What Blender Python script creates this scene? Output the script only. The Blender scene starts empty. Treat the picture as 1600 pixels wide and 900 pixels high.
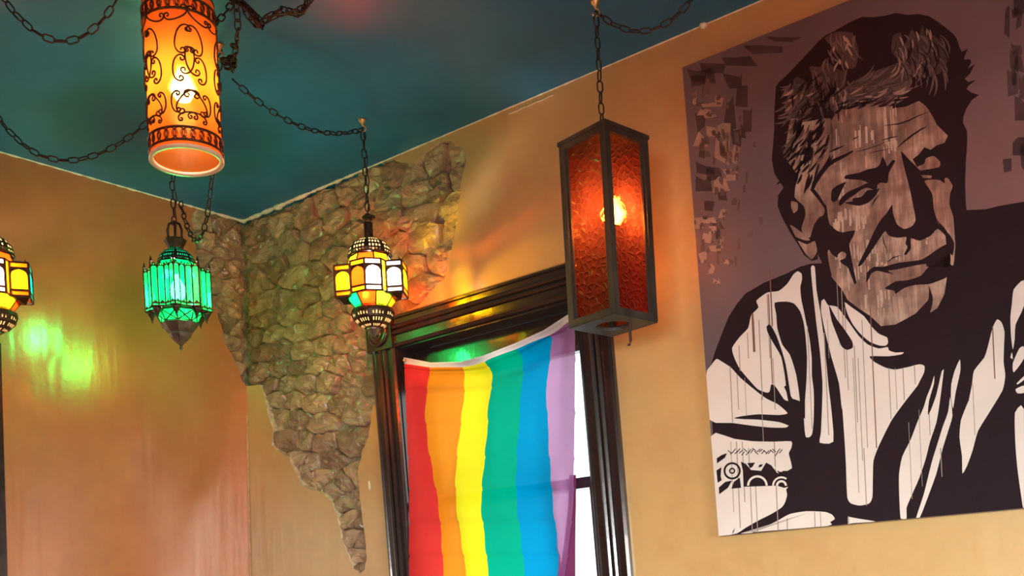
import bpy, bmesh, math, random
from mathutils import Vector, Matrix, noise
from mathutils.geometry import delaunay_2d_cdt

scene = bpy.context.scene
COL = scene.collection
PI = math.pi
random.seed(7)

# ------------------------------------------------------------------ camera
FPX, CX, CY = 1620.0, 800.0, 942.0        # focal length and principal point (the photo is the upper part of a level, slightly rolled shot)
ROLL = math.atan(0.056)
CAM_H, CEIL = 1.55, 3.40
cam_data = bpy.data.cameras.new('camera')
cam = bpy.data.objects.new('camera', cam_data)
COL.objects.link(cam)
cam_data.sensor_width = 36.0
cam_data.lens = FPX / 1600 * 36
cam_data.shift_y = (CY - 450) / 1600
cam_data.clip_start = 0.05
_c, _s = math.cos(ROLL), math.sin(ROLL)
cam.matrix_world = Matrix(((_c, _s, 0, 0), (0, 0, -1, 0), (-_s, _c, 0, CAM_H), (0, 0, 0, 1)))
scene.camera = cam

# ------------------------------------------------------------------ world, daylight, exposure
world = bpy.data.worlds.new('world')
scene.world = world
world.use_nodes = True
bg = world.node_tree.nodes['Background']
bg.inputs[0].default_value = (0.93, 1.0, 0.98, 1)
bg.inputs[1].default_value = 2.2
scene.view_settings.view_transform = 'Standard'
scene.view_settings.look = 'None'
scene.view_settings.exposure = 0.0
scene.view_settings.gamma = 1.0
scene.view_settings.use_curve_mapping = False
scene.cycles.use_denoising = True

# room frame: corner at the ceiling, right wall runs along D1, left wall along DL
def ray(px, py):
    a, b = (px - CX) / FPX, -(py - CY) / FPX
    return Vector((a * _c + b * _s, 1.0, -a * _s + b * _c))
ORG = Vector((0, 0, CAM_H))
def at(px, py, Y):
    return ORG + ray(px, py) * Y
def on_ceiling(px, py):
    r = ray(px, py)
    return ORG + r * ((CEIL - CAM_H) / r.z)
C0 = on_ceiling(380, 345)
D1 = Vector((1.298, -1, 0)).normalized()
N1 = Vector((D1.y, -D1.x, 0))
DL = (on_ceiling(0, 237) - C0).normalized()
NL = Vector((-DL.y, DL.x, 0))
LEAN = 0.0534
def corner_u(v):
    return -LEAN * (CEIL - v)
def W(u, v, w=0.0):                       # point on / off the right wall
    p = C0 + D1 * u + N1 * w
    return Vector((p.x, p.y, v))
def RW(px, py, w=0.0):                    # photo point -> (u, v) on the plane w off the right wall
    r = ray(px, py)
    base = C0 + N1 * w
    t = (base - ORG).dot(N1) / r.dot(N1)
    p = ORG + r * t
    return ((p - C0).dot(D1), p.z)
_cb = W(corner_u(0), 0) - W(0, CEIL)
NLP = DL.cross(_cb).normalized()
if NLP.dot(D1) < 0: NLP = -NLP
def L(s, v, w=0.0):                       # point on / off the left wall
    return W(corner_u(v), v) + DL * s + NLP * w
def LW(px, py):
    r = ray(px, py)
    t = (C0 - ORG).dot(NLP) / r.dot(NLP)
    p = ORG + r * t
    q = p - W(corner_u(p.z), p.z)
    return (q.dot(DL), p.z)

ROOM_U, ROOM_W = 6.4, 5.6                 # room size along the right wall and away from it
# daylight falling in through the two windows behind the camera
def area_light(name, loc, target, sx, sy, power, color, spread=150):
    d = bpy.data.lights.new(name, 'AREA')
    d.shape = 'RECTANGLE'; d.size = sx; d.size_y = sy
    d.energy = power; d.color = color; d.spread = math.radians(spread)
    o = bpy.data.objects.new(name, d); COL.objects.link(o)
    o.location = loc
    o.rotation_euler = (Vector(target) - Vector(loc)).to_track_quat('-Z', 'Y').to_euler()
    return o
area_light('daylight_back', W(4.3, 1.55, ROOM_W - 0.06), W(2.9, -0.9, 0), 1.7, 1.5, 122, (0.95, 1.0, 0.98), 80)
area_light('daylight_side', W(ROOM_U - 0.06, 1.55, 2.6), W(0.0, -1.0, 1.4), 1.7, 1.5, 74, (1.0, 0.92, 0.84), 80)

# ------------------------------------------------------------------ helpers
def link(o, parent=None):
    COL.objects.link(o)
    if parent is not None: o.parent = parent
    return o
def mesh_from(name, verts, faces, mat=None, parent=None, smooth=False):
    me = bpy.data.meshes.new(name)
    me.from_pydata([tuple(v) for v in verts], [], faces)
    me.update()
    if mat is not None:
        for m in (mat if isinstance(mat, (list, tuple)) else [mat]): me.materials.append(m)
    if smooth:
        for p in me.polygons: p.use_smooth = True
    return link(bpy.data.objects.new(name, me), parent)
def tag(o, label=None, cat=None, group=None, kind=None):
    if label: o['label'] = label
    if cat: o['category'] = cat
    if group: o['group'] = group
    if kind: o['kind'] = kind
    return o
def empty(name, loc, label=None, cat=None, group=None, rz=0.0):
    o = bpy.data.objects.new(name, None)
    o.empty_display_size = 0.05
    COL.objects.link(o)
    o.location = loc; o.rotation_euler = (0, 0, rz)
    return tag(o, label, cat, group)

class MB:
    """collects shapes of one mesh"""
    def __init__(s): s.v = []; s.f = []
    def add(s, vs, fs):
        n = len(s.v); s.v += [Vector(v) for v in vs]
        s.f += [tuple(i + n for i in f) for f in fs]
    def box(s, c, size, M=None):
        x, y, z = (k / 2 for k in size); c = Vector(c)
        vs = [Vector((a * x, b * y, d * z)) for d in (-1, 1) for b in (-1, 1) for a in (-1, 1)]
        vs = [(M @ v if M else v) + c for v in vs]
        s.add(vs, [(0, 2, 3, 1), (4, 5, 7, 6), (0, 1, 5, 4), (1, 3, 7, 5), (3, 2, 6, 7), (2, 0, 4, 6)])
    def hexa(s, p8):
        s.add(p8, [(0, 3, 2, 1), (4, 5, 6, 7), (0, 1, 5, 4), (1, 2, 6, 5), (2, 3, 7, 6), (3, 0, 4, 7)])
    def bar(s, a, b, w, h=None, up=None):
        a, b = Vector(a), Vector(b); h = h or w
        t = (b - a).normalized()
        u = Vector(up) if up else (Vector((0, 0, 1)) if abs(t.z) < 0.9 else Vector((0, 1, 0)))
        x = t.cross(u).normalized(); y = x.cross(t)
        p = []
        for q in (a, b):
            p += [q - x * w / 2 - y * h / 2, q + x * w / 2 - y * h / 2, q + x * w / 2 + y * h / 2, q - x * w / 2 + y * h / 2]
        s.hexa(p)
    def tube(s, pts, r, n=6, closed=False):
        pts = [Vector(p) for p in pts]; m = len(pts)
        rs = r if isinstance(r, (list, tuple)) else [r] * m
        rings = []
        ref = Vector((0.31, 0.22, 0.92))
        for i in range(m):
            if closed: t = pts[(i + 1) % m] - pts[i - 1]
            else: t = pts[min(i + 1, m - 1)] - pts[max(i - 1, 0)]
            t.normalize()
            x = t.cross(ref)
            if x.length < 0.05: x = t.cross(Vector((1, 0, 0)))
            x.normalize(); y = t.cross(x)
            rings.append([pts[i] + (x * math.cos(2 * PI * k / n) + y * math.sin(2 * PI * k / n)) * rs[i] for k in range(n)])
        vs = [v for g in rings for v in g]; fs = []
        for i in range(m if closed else m - 1):
            j = (i + 1) % m
            for k in range(n):
                fs.append((i * n + k, i * n + (k + 1) % n, j * n + (k + 1) % n, j * n + k))
        if not closed:
            fs.append(tuple(range(n))[::-1]); fs.append(tuple((m - 1) * n + k for k in range(n)))
        s.add(vs, fs)
    def lathe(s, prof, n=24, c=(0, 0, 0), caps=True, r_mod=None):
        c = Vector(c); vs = []; fs = []
        for (r, z) in prof:
            for k in range(n):
                a = 2 * PI * k / n
                rr = r * (r_mod(a) if r_mod else 1)
                vs.append(c + Vector((rr * math.cos(a), rr * math.sin(a), z)))
        for i in range(len(prof) - 1):
            for k in range(n):
                fs.append((i * n + k, i * n + (k + 1) % n, (i + 1) * n + (k + 1) % n, (i + 1) * n + k))
        if caps:
            fs.append(tuple(range(n))[::-1]); fs.append(tuple((len(prof) - 1) * n + k for k in range(n)))
        s.add(vs, fs)
    def build(s, name, mat, parent=None, smooth=False):
        return mesh_from(name, s.v, s.f, mat, parent, smooth)

# ------------------------------------------------------------------ materials
def new_mat(name):
    m = bpy.data.materials.new(name); m.use_nodes = True
    nt = m.node_tree
    for n in list(nt.nodes): nt.nodes.remove(n)
    out = nt.nodes.new('ShaderNodeOutputMaterial')
    return m, nt, out
def N(nt, kind, **kw):
    n = nt.nodes.new(kind)
    for k, v in kw.items(): setattr(n, k, v)
    return n
def setin(n, **kw):
    for k, v in kw.items():
        n.inputs[k.replace('_', ' ')].default_value = v
    return n
def c4(c): return (c[0], c[1], c[2], 1)
def coords(nt, scale=(1, 1, 1), obj=True):
    tc = N(nt, 'ShaderNodeTexCoord'); mp = N(nt, 'ShaderNodeMapping')
    mp.inputs['Scale'].default_value = scale
    nt.links.new(tc.outputs['Object' if obj else 'Generated'], mp.inputs['Vector'])
    return mp.outputs[0]
def noise_tex(nt, vec, scale, detail=4, rough=0.55):
    n = N(nt, 'ShaderNodeTexNoise'); setin(n, Scale=scale, Detail=detail, Roughness=rough)
    nt.links.new(vec, n.inputs['Vector']); return n.outputs['Fac']
def ramp(nt, fac, stops):
    r = N(nt, 'ShaderNodeValToRGB'); e = r.color_ramp.elements
    e[0].position, e[0].color = stops[0][0], c4(stops[0][1])
    e[1].position, e[1].color = stops[-1][0], c4(stops[-1][1])
    for p, c in stops[1:-1]:
        k = e.new(p); k.color = c4(c)
    nt.links.new(fac, r.inputs[0]); return r.outputs[0]
def bump(nt, h, strength, dist, normal=None):
    b = N(nt, 'ShaderNodeBump'); setin(b, Strength=strength, Distance=dist)
    nt.links.new(h, b.inputs['Height'])
    if normal: nt.links.new(normal, b.inputs['Normal'])
    return b.outputs[0]
def pmat(name, color, rough=0.5, metal=0.0, spec=0.5, var=0.25, nscale=8.0, bump_s=0.0, bump_scale=40.0, bump_d=0.002, vscale=(1, 1, 1), coat=0.0):
    m, nt, out = new_mat(name)
    b = N(nt, 'ShaderNodeBsdfPrincipled'); nt.links.new(b.outputs[0], out.inputs[0])
    v = coords(nt, vscale)
    f = noise_tex(nt, v, nscale)
    col = ramp(nt, f, [(0.3, [k * (1 - var) for k in color]), (0.7, [min(1, k * (1 + var)) for k in color])])
    nt.links.new(col, b.inputs['Base Color'])
    b.inputs['Roughness'].default_value = rough; b.inputs['Metallic'].default_value = metal
    b.inputs['Specular IOR Level'].default_value = spec
    b.inputs['Coat Weight'].default_value = coat
    if bump_s:
        nt.links.new(bump(nt, noise_tex(nt, v, bump_scale, 5), bump_s, bump_d), b.inputs['Normal'])
    return m

def wall_material(name, a, b_, c, streak, coat_ior):
    m, nt, out = new_mat(name)
    b = N(nt, 'ShaderNodeBsdfPrincipled'); nt.links.new(b.outputs[0], out.inputs[0])
    v = coords(nt)
    f1 = noise_tex(nt, v, 1.1, 3); f2 = noise_tex(nt, v, 9, 6, 0.65)
    mx = N(nt, 'ShaderNodeMix', data_type='FLOAT'); mx.inputs[0].default_value = 0.35
    nt.links.new(f1, mx.inputs[2]); nt.links.new(f2, mx.inputs[3])
    col = ramp(nt, mx.outputs[0], [(0.32, a), (0.52, b_), (0.72, c)])
    nt.links.new(col, b.inputs['Base Color'])
    b.inputs['Roughness'].default_value = 0.5
    b.inputs['Specular IOR Level'].default_value = 0.3
    b.inputs['Coat Weight'].default_value = 1.0
    b.inputs['Coat Roughness'].default_value = 0.20
    b.inputs['Coat IOR'].default_value = coat_ior
    vs = coords(nt, (9, 9, 0.7))
    h1 = noise_tex(nt, vs, streak, 2)
    n1 = bump(nt, h1, 0.28, 0.010)
    n2 = bump(nt, f2, 0.15, 0.006, n1)
    h3 = noise_tex(nt, v, 70, 3)
    n3 = bump(nt, h3, 0.12, 0.002, n2)
    nt.links.new(n3, b.inputs['Normal']); nt.links.new(n3, b.inputs['Coat Normal'])
    return m
M = {}
M['wall_r'] = wall_material('ochre_plaster', (0.49, 0.275, 0.11), (0.58, 0.362, 0.137), (0.63, 0.42, 0.168), 1.0, 1.75)
M['wall_l'] = wall_material('orange_ochre_plaster', (0.42, 0.135, 0.046), (0.50, 0.175, 0.056), (0.56, 0.235, 0.076), 1.2, 1.95)
M['rim'] = pmat('broken_plaster_edge', (0.62, 0.50, 0.33), 0.9, var=0.3, nscale=40, bump_s=0.6, bump_scale=120)
M['mortar'] = pmat('old_lime_mortar', (0.34, 0.26, 0.18), 0.95, var=0.4, nscale=25, bump_s=1.0, bump_scale=60, bump_d=0.01)
M['caulk'] = pmat('white_caulk', (0.80, 0.76, 0.64), 0.6, var=0.15, nscale=30, bump_s=0.6, bump_scale=90)
def ceiling_material():
    m, nt, out = new_mat('teal_ceiling_paint')
    b = N(nt, 'ShaderNodeBsdfPrincipled'); nt.links.new(b.outputs[0], out.inputs[0])
    v = coords(nt)
    col = ramp(nt, noise_tex(nt, v, 1.6, 4), [(0.3, (0.014, 0.135, 0.30)), (0.55, (0.019, 0.190, 0.41)), (0.75, (0.022, 0.235, 0.45))])
    nt.links.new(col, b.inputs['Base Color'])
    b.inputs['Roughness'].default_value = 0.42
    b.inputs['Specular IOR Level'].default_value = 0.35
    h = bump(nt, noise_tex(nt, v, 2.2, 2), 0.25, 0.02)
    nt.links.new(bump(nt, noise_tex(nt, v, 55, 4), 0.15, 0.003, h), b.inputs['Normal'])
    return m
M['ceiling'] = ceiling_material()
def stone_material():
    m, nt, out = new_mat('rubble_limestone')
    b = N(nt, 'ShaderNodeBsdfPrincipled'); nt.links.new(b.outputs[0], out.inputs[0])
    v = coords(nt)
    oi = N(nt, 'ShaderNodeObjectInfo')
    f = noise_tex(nt, v, 14, 7, 0.65)
    col = ramp(nt, f, [(0.28, (0.20, 0.13, 0.085)), (0.5, (0.42, 0.305, 0.205)), (0.72, (0.60, 0.47, 0.33))])
    tint = ramp(nt, oi.outputs['Random'], [(0.0, (0.62, 0.52, 0.46)), (0.5, (0.92, 0.88, 0.84)), (1.0, (1.12, 1.0, 0.86))])
    mul = N(nt, 'ShaderNodeMix', data_type='RGBA', blend_type='MULTIPLY'); mul.inputs[0].default_value = 1
    nt.links.new(col, mul.inputs[6]); nt.links.new(tint, mul.inputs[7])
    nt.links.new(mul.outputs[2], b.inputs['Base Color'])
    b.inputs['Roughness'].default_value = 0.6
    b.inputs['Specular IOR Level'].default_value = 0.4
    b.inputs['Coat Weight'].default_value = 0.6
    b.inputs['Coat Roughness'].default_value = 0.3
    b.inputs['Coat IOR'].default_value = 1.8
    n1 = bump(nt, noise_tex(nt, v, 26, 8, 0.7), 0.8, 0.012)
    nt.links.new(bump(nt, noise_tex(nt, v, 110, 4), 0.4, 0.004, n1), b.inputs['Normal'])
    return m
M['stone'] = stone_material()
M['darkwood'] = pmat('black_varnished_wood', (0.022, 0.014, 0.014), 0.22, spec=0.6, var=0.35, nscale=6, bump_s=0.3, bump_scale=14, bump_d=0.002, vscale=(1, 1, 1), coat=0.35)
M['floor'] = pmat('dark_floor_boards', (0.12, 0.07, 0.04), 0.4, var=0.3, nscale=4)
M['plain_wall'] = pmat('ochre_plain', (0.48, 0.26, 0.09), 0.6, var=0.2, nscale=2)
M['iron'] = pmat('blackened_iron', (0.035, 0.026, 0.024), 0.38, metal=0.6, var=0.4, nscale=60)
M['lantern_metal'] = pmat('dark_brass', (0.075, 0.048, 0.035), 0.35, metal=0.75, var=0.45, nscale=50)
M['silver_metal'] = pmat('tarnished_silver_metal', (0.22, 0.19, 0.175), 0.35, metal=0.8, var=0.4, nscale=40)
M['brass'] = pmat('bright_brass', (0.75, 0.50, 0.25), 0.3, metal=0.9, var=0.2, nscale=40)
M['box_frame'] = pmat('weathered_dark_frame', (0.038, 0.033, 0.026), 0.5, spec=0.5, var=0.55, nscale=18, bump_s=0.5, bump_scale=70, vscale=(1, 1, 0.25))
M['cord'] = pmat('dark_cord', (0.05, 0.015, 0.015), 0.8, var=0.3, nscale=60)
M['cream_rim'] = pmat('cream_glass_rim', (0.80, 0.62, 0.45), 0.3, var=0.1, nscale=20)
M['scroll'] = pmat('brown_scroll_iron', (0.055, 0.02, 0.01), 0.4, metal=0.3, var=0.3, nscale=50)

def glass_material(name, tr, tl, mixf=0.5, hammered=0.0, hscale=40, gloss=0.08, rough=0.15):
    """coloured lamp glass: tinted see-through + light scattered through"""
    m, nt, out = new_mat(name)
    a = N(nt, 'ShaderNodeBsdfTransparent'); a.inputs[0].default_value = c4(tr)
    b = N(nt, 'ShaderNodeBsdfTranslucent'); b.inputs[0].default_value = c4(tl)
    g = N(nt, 'ShaderNodeBsdfGlossy'); g.inputs['Roughness'].default_value = rough
    mx = N(nt, 'ShaderNodeMixShader'); mx.inputs[0].default_value = mixf
    nt.links.new(a.outputs[0], mx.inputs[1]); nt.links.new(b.outputs[0], mx.inputs[2])
    m2 = N(nt, 'ShaderNodeMixShader'); m2.inputs[0].default_value = gloss
    nt.links.new(mx.outputs[0], m2.inputs[1]); nt.links.new(g.outputs[0], m2.inputs[2])
    nt.links.new(m2.outputs[0], out.inputs[0])
    if hammered:
        v = coords(nt)
        vo = N(nt, 'ShaderNodeTexVoronoi', feature='DISTANCE_TO_EDGE'); vo.inputs['Scale'].default_value = hscale
        nt.links.new(v, vo.inputs['Vector'])
        cl = N(nt, 'ShaderNodeMath', operation='MINIMUM'); cl.inputs[1].default_value = 0.22
        nt.links.new(vo.outputs['Distance'], cl.inputs[0])
        nrm = bump(nt, cl.outputs[0], hammered, 0.012)
        nt.links.new(nrm, b.inputs['Normal']); nt.links.new(nrm, g.inputs['Normal'])
        rr = ramp(nt, vo.outputs['Distance'], [(0.0, tuple(min(1, k * 1.0) for k in tl)), (0.10, tuple(k * 0.78 for k in tl)), (0.5, tuple(k * 0.62 for k in tl))])
        nt.links.new(rr, b.inputs[0])
    return m
M['g_red'] = glass_material('orange_red_glass', (1.0, 0.16, 0.03), (1.0, 0.22, 0.05), 0.22)
M['g_orange'] = glass_material('orange_glass', (1.0, 0.42, 0.04), (1.0, 0.45, 0.06), 0.22)
M['g_yellow'] = glass_material('yellow_glass', (1.0, 0.80, 0.06), (1.0, 0.78, 0.08), 0.22)
M['g_lime'] = glass_material('lime_glass', (0.75, 0.90, 0.08), (0.75, 0.9, 0.1), 0.22)
M['g_green'] = glass_material('emerald_glass', (0.0, 0.85, 0.28), (0.0, 0.8, 0.3), 0.22)
M['g_teal'] = glass_material('teal_glass', (0.02, 0.70, 0.55), (0.05, 0.7, 0.6), 0.22)
M['g_clear'] = glass_material('frosted_clear_glass', (0.95, 0.95, 1.0), (0.9, 0.92, 1.0), 0.22)
M['added_liner'] = glass_material('added_dome_liner', (1, 1, 1), (0.15, 0.095, 0.04), 1.0, gloss=0.02)  # lining added inside the pierced domes to hold back their light
M['added_liner_green'] = glass_material('added_green_dome_liner', (1, 1, 1), (0.0, 0.05, 0.02), 1.0, gloss=0.02)
M['g_greenlamp'] = glass_material('green_lamp_glass', (0.08, 0.68, 0.28), (0.0, 0.75, 0.26), 0.09)
def scatter_glass(name, parts, hscale=0.0, gloss=0.05, rough=0.2):
    """lamp glass from weighted lobes: (kind, colour, weight)"""
    m, nt, out = new_mat(name)
    nrm = None
    if hscale:
        v = coords(nt)
        vo = N(nt, 'ShaderNodeTexVoronoi', feature='DISTANCE_TO_EDGE'); vo.inputs['Scale'].default_value = hscale
        nt.links.new(v, vo.inputs['Vector'])
        cl = N(nt, 'ShaderNodeMath', operation='MINIMUM'); cl.inputs[1].default_value = 0.22
        nt.links.new(vo.outputs['Distance'], cl.inputs[0])
        nrm = bump(nt, cl.outputs[0], 0.9, 0.012)
    acc, wsum = None, 0.0
    for kind, col, w in parts:
        n = N(nt, 'ShaderNodeBsdf' + kind); n.inputs[0].default_value = c4(col)
        if kind == 'Refraction': n.inputs['Roughness'].default_value = 0.42; n.inputs['IOR'].default_value = 1.12
        if nrm and 'Normal' in n.inputs: nt.links.new(nrm, n.inputs['Normal'])
        if nrm and kind == 'Translucent':
            rr = ramp(nt, vo.outputs['Distance'], [(0.0, col), (0.09, tuple(k * 0.8 for k in col)), (0.5, tuple(k * 0.62 for k in col))])
            nt.links.new(rr, n.inputs[0])
        wsum += w
        if acc is None: acc = n.outputs[0]; continue
        mx = N(nt, 'ShaderNodeMixShader'); mx.inputs[0].default_value = w / wsum
        nt.links.new(acc, mx.inputs[1]); nt.links.new(n.outputs[0], mx.inputs[2]); acc = mx.outputs[0]
    g = N(nt, 'ShaderNodeBsdfGlossy'); g.inputs['Roughness'].default_value = rough
    if nrm: nt.links.new(nrm, g.inputs['Normal'])
    mx = N(nt, 'ShaderNodeMixShader'); mx.inputs[0].default_value = gloss
    nt.links.new(acc, mx.inputs[1]); nt.links.new(g.outputs[0], mx.inputs[2]); nt.links.new(mx.outputs[0], out.inputs[0])
    return m
M['g_amber'] = scatter_glass('amber_shade_glass', [('Translucent', (1.0, 0.165, 0.012), 0.45), ('Diffuse', (0.95, 0.30, 0.05), 0.25), ('Transparent', (1.0, 0.5, 0.16), 0.15), ('Refraction', (1.0, 0.38, 0.06), 0.15)])
M['g_box'] = scatter_glass('hammered_amber_glass', [('Translucent', (0.24, 0.030, 0.008), 0.47), ('Transparent', (1.0, 0.20, 0.035), 0.25), ('Refraction', (1.0, 0.24, 0.025), 0.28)], 46, 0.05, 0.25)
def bulb_material(name, col, strength):
    m, nt, out = new_mat(name)
    e = N(nt, 'ShaderNodeEmission'); e.inputs[0].default_value = c4(col); e.inputs[1].default_value = strength
    t = N(nt, 'ShaderNodeBsdfTransparent')
    a = N(nt, 'ShaderNodeAddShader')
    nt.links.new(e.outputs[0], a.inputs[0]); nt.links.new(t.outputs[0], a.inputs[1]); nt.links.new(a.outputs[0], out.inputs[0])
    return m
M['bulb'] = bulb_material('warm_bulb_glow', (1.0, 0.84, 0.58), 42)
M['bulb_w'] = bulb_material('white_bulb_glow', (1.0, 0.93, 0.82), 30)
M['bulb_hot'] = bulb_material('hot_bulb_glow', (1.0, 0.95, 0.9), 60)
M['pane'] = glass_material('window_glass', (0.98, 1.0, 0.99), (1, 1, 1), 0.0, gloss=0.04, rough=0.02)

def bulb(parent, loc, r, power, col, mat, soft=0.02):
    b = MB(); b.lathe([(0.0005, -r), (r * 0.6, -r * 0.8), (r, 0), (r * 0.75, r * 0.7), (r * 0.35, r * 1.5), (r * 0.3, r * 2.0)], 14)
    o = b.build('bulb', mat, parent, True); o.location = loc
    d = bpy.data.lights.new('bulb_light', 'POINT'); d.energy = power; d.color = col; d.shadow_soft_size = soft
    l = bpy.data.objects.new('bulb_light', d); link(l, parent); l.location = loc
    return o

# ------------------------------------------------------------------ setting: walls, ceiling, floor
def in_poly(p, poly):
    x, y = p; ins = False; j = len(poly) - 1
    for i in range(len(poly)):
        xi, yi = poly[i]; xj, yj = poly[j]
        if (yi > y) != (yj > y) and x < (xj - xi) * (y - yi) / (yj - yi) + xi: ins = not ins
        j = i
    return ins
def jag(pts, step, amp, closed=True):
    """ragged polyline"""
    out = []
    n = len(pts)
    for i in range(n if closed else n - 1):
        a, b = Vector(pts[i]), Vector(pts[(i + 1) % n])
        k = max(1, int((b - a).length / step))
        for q in range(k):
            p = a.lerp(b, q / k)
            if q: p += Vector((random.uniform(-amp, amp), random.uniform(-amp, amp)))
            out.append((p.x, p.y))
    if not closed: out.append(tuple(pts[-1]))
    return out

KW = 0.033                                 # the window leans a little
def wu(u, v): return u + KW * (2.5 - v)
WL, WR, WT, WB = 0.94, 1.834, 2.625, 0.80  # opening
TW, TH = 0.134, 0.128                      # casing widths

stone_right_px = [(380, 340), (420, 320), (470, 300), (520, 280), (570, 262), (612, 248), (630, 252), (645, 254), (653, 249), (660, 242), (672, 231), (683, 224),
    (695, 219), (704, 217), (710, 227), (722, 230), (729, 241), (727, 258), (721, 280), (718, 310), (715, 345), (708, 378), (700, 408), (694, 436), (672, 456), (655, 476),
    (640, 484), (622, 496), (622, 540), (618, 640), (591, 632), (583, 634), (580, 655), (576, 682), (566, 703), (559, 735), (561, 765), (564, 795), (569, 830), (573, 868),
    (570, 890), (562, 897), (552, 888), (545, 868), (534, 845), (527, 805), (519, 785), (500, 768), (482, 763), (473, 758), (462, 738), (450, 714), (432, 703), (424, 695),
    (427, 672), (419, 650), (411, 612), (405, 601)]
stone_left_px = [(312, 320), (380, 338), (384, 604), (378, 596), (368, 566), (352, 536), (345, 506), (336, 482), (326, 452), (314, 425), (306, 400), (303, 370), (299, 348), (300, 336)]

sr = [RW(*p) for p in stone_right_px]
sr = [(u, min(v, CEIL + 0.02)) for u, v in sr]
# hole outline of the right wall: ragged, closed along the corner line
_vbot = RW(384, 604)[1]
hole_r = jag(sr, 0.02, 0.0035, closed=False)
hole_r = [(u, v) for u, v in hole_r] + [(corner_u(_vbot) - 0.002, _vbot)]
hole_r[0] = (-0.002, CEIL + 0.02)
sl = [LW(*p) for p in stone_left_px]
hole_l = jag(sl[2:], 0.02, 0.0035, closed=False)
hole_l = [(-0.01, CEIL + 0.02), (-0.01, sl[2][1])] + hole_l[1:] + [(sl[0][0], CEIL + 0.02)]

def wall_with_holes(name, outer, holes, P, mat, depth, rims):
    """plaster skin with real openings; the broken edges have thickness"""
    loops = [outer] + holes
    vs, ed = [], []
    for lp in loops:
        n0 = len(vs)
        vs += [Vector(p) for p in lp]
        ed += [(n0 + i, n0 + (i + 1) % len(lp)) for i in range(len(lp))]
    x0, x1 = min(p[0] for p in outer), max(p[0] for p in outer)
    y0, y1 = min(p[1] for p in outer), max(p[1] for p in outer)
    for i in range(1, 24):
        for j in range(1, 14):
            vs.append(Vector((x0 + (x1 - x0) * i / 24, y0 + (y1 - y0) * j / 14)))
    cv, ce, cf, *_ = delaunay_2d_cdt(vs, ed, [], 0, 1e-6)
    faces = []
    for f in cf:
        c = sum((cv[i] for i in f), Vector((0, 0))) / len(f)
        if in_poly(c, outer) and not any(in_poly(c, h) for h in holes): faces.append(tuple(f))
    verts = [P(p.x, p.y, 0) for p in cv]
    o_faces = list(faces); mats = [0] * len(faces)
    for h in rims:
        n = len(h)
        for i in range(n):
            a, b = h[i], h[(i + 1) % n]
            if abs(a[1] - b[1]) > 0.3 or (a[0] < 0.0 and b[0] < 0.0): continue     # no broken edge in the corner itself
            k = len(verts)
            verts += [P(a[0], a[1], 0), P(b[0], b[1], 0), P(b[0], b[1], -depth), P(a[0], a[1], -depth)]
            o_faces.append((k, k + 1, k + 2, k + 3)); mats.append(1)
    o = mesh_from(name, verts, o_faces, [mat, M['rim']])
    for p, k in zip(o.data.polygons, mats): p.material_index = k
    return tag(o, kind='structure')
outer_r = [(corner_u(0), 0), (ROOM_U, 0), (ROOM_U, CEIL), (0, CEIL)]
win_hole = [(wu(WL - 0.03, WB), WB), (wu(WR + 0.03, WB), WB), (wu(WR + 0.03, WT + 0.03), WT + 0.03), (wu(WL - 0.03, WT + 0.03), WT + 0.03)]
wall_right = wall_with_holes('wall_right', outer_r, [hole_r, win_hole], W, M['wall_r'], 0.055, [hole_r[1:-1] if False else hole_r])
wall_right['label'] = 'ochre plaster wall with the window and exposed rubble'
_sL = 6.0
outer_l = [(0, 0), (_sL, 0), (_sL, CEIL), (0, CEIL)]
wall_left = wall_with_holes('wall_left', outer_l, [hole_l], L, M['wall_l'], 0.055, [hole_l])
wall_left['label'] = 'orange ochre plaster wall left of the corner'

# backing mortar behind the stones
mb = MB(); us = [p[0] for p in hole_r]; vs_ = [p[1] for p in hole_r]
def mortar(P, x0, x1, y0, y1, cut, parent):
    nx, ny = int((x1 - x0) / 0.012), int((y1 - y0) / 0.012); vs, fs = [], []
    for j in range(ny + 1):
        for i in range(nx + 1):
            x, y = x0 + (x1 - x0) * i / nx, y0 + (y1 - y0) * j / ny
            vs.append(P(x, y, -0.039 + 0.012 * noise.fractal(Vector((x * 22, y * 30, 1.7)), 1.0, 2.0, 3)))
    for j in range(ny):
        for i in range(nx):
            x, y = x0 + (x1 - x0) * (i + .5) / nx, y0 + (y1 - y0) * (j + .5) / ny
            if cut(x, y): continue
            k = j * (nx + 1) + i; fs.append((k, k + 1, k + nx + 2, k + nx + 1))
    mesh_from('mortar', vs, fs, M['mortar'], parent)
mortar(W, -0.14, max(us) + 0.03, min(vs_) - 0.03, CEIL + 0.03, lambda x, y: (x > WL - 0.05 and y < WT + 0.05), wall_right)
mb = MB(); us = [p[0] for p in hole_l]; vs_ = [p[1] for p in hole_l]
mortar(L, -0.06, max(us) + 0.03, min(vs_) - 0.03, CEIL + 0.03, lambda x, y: False, wall_left)

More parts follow.
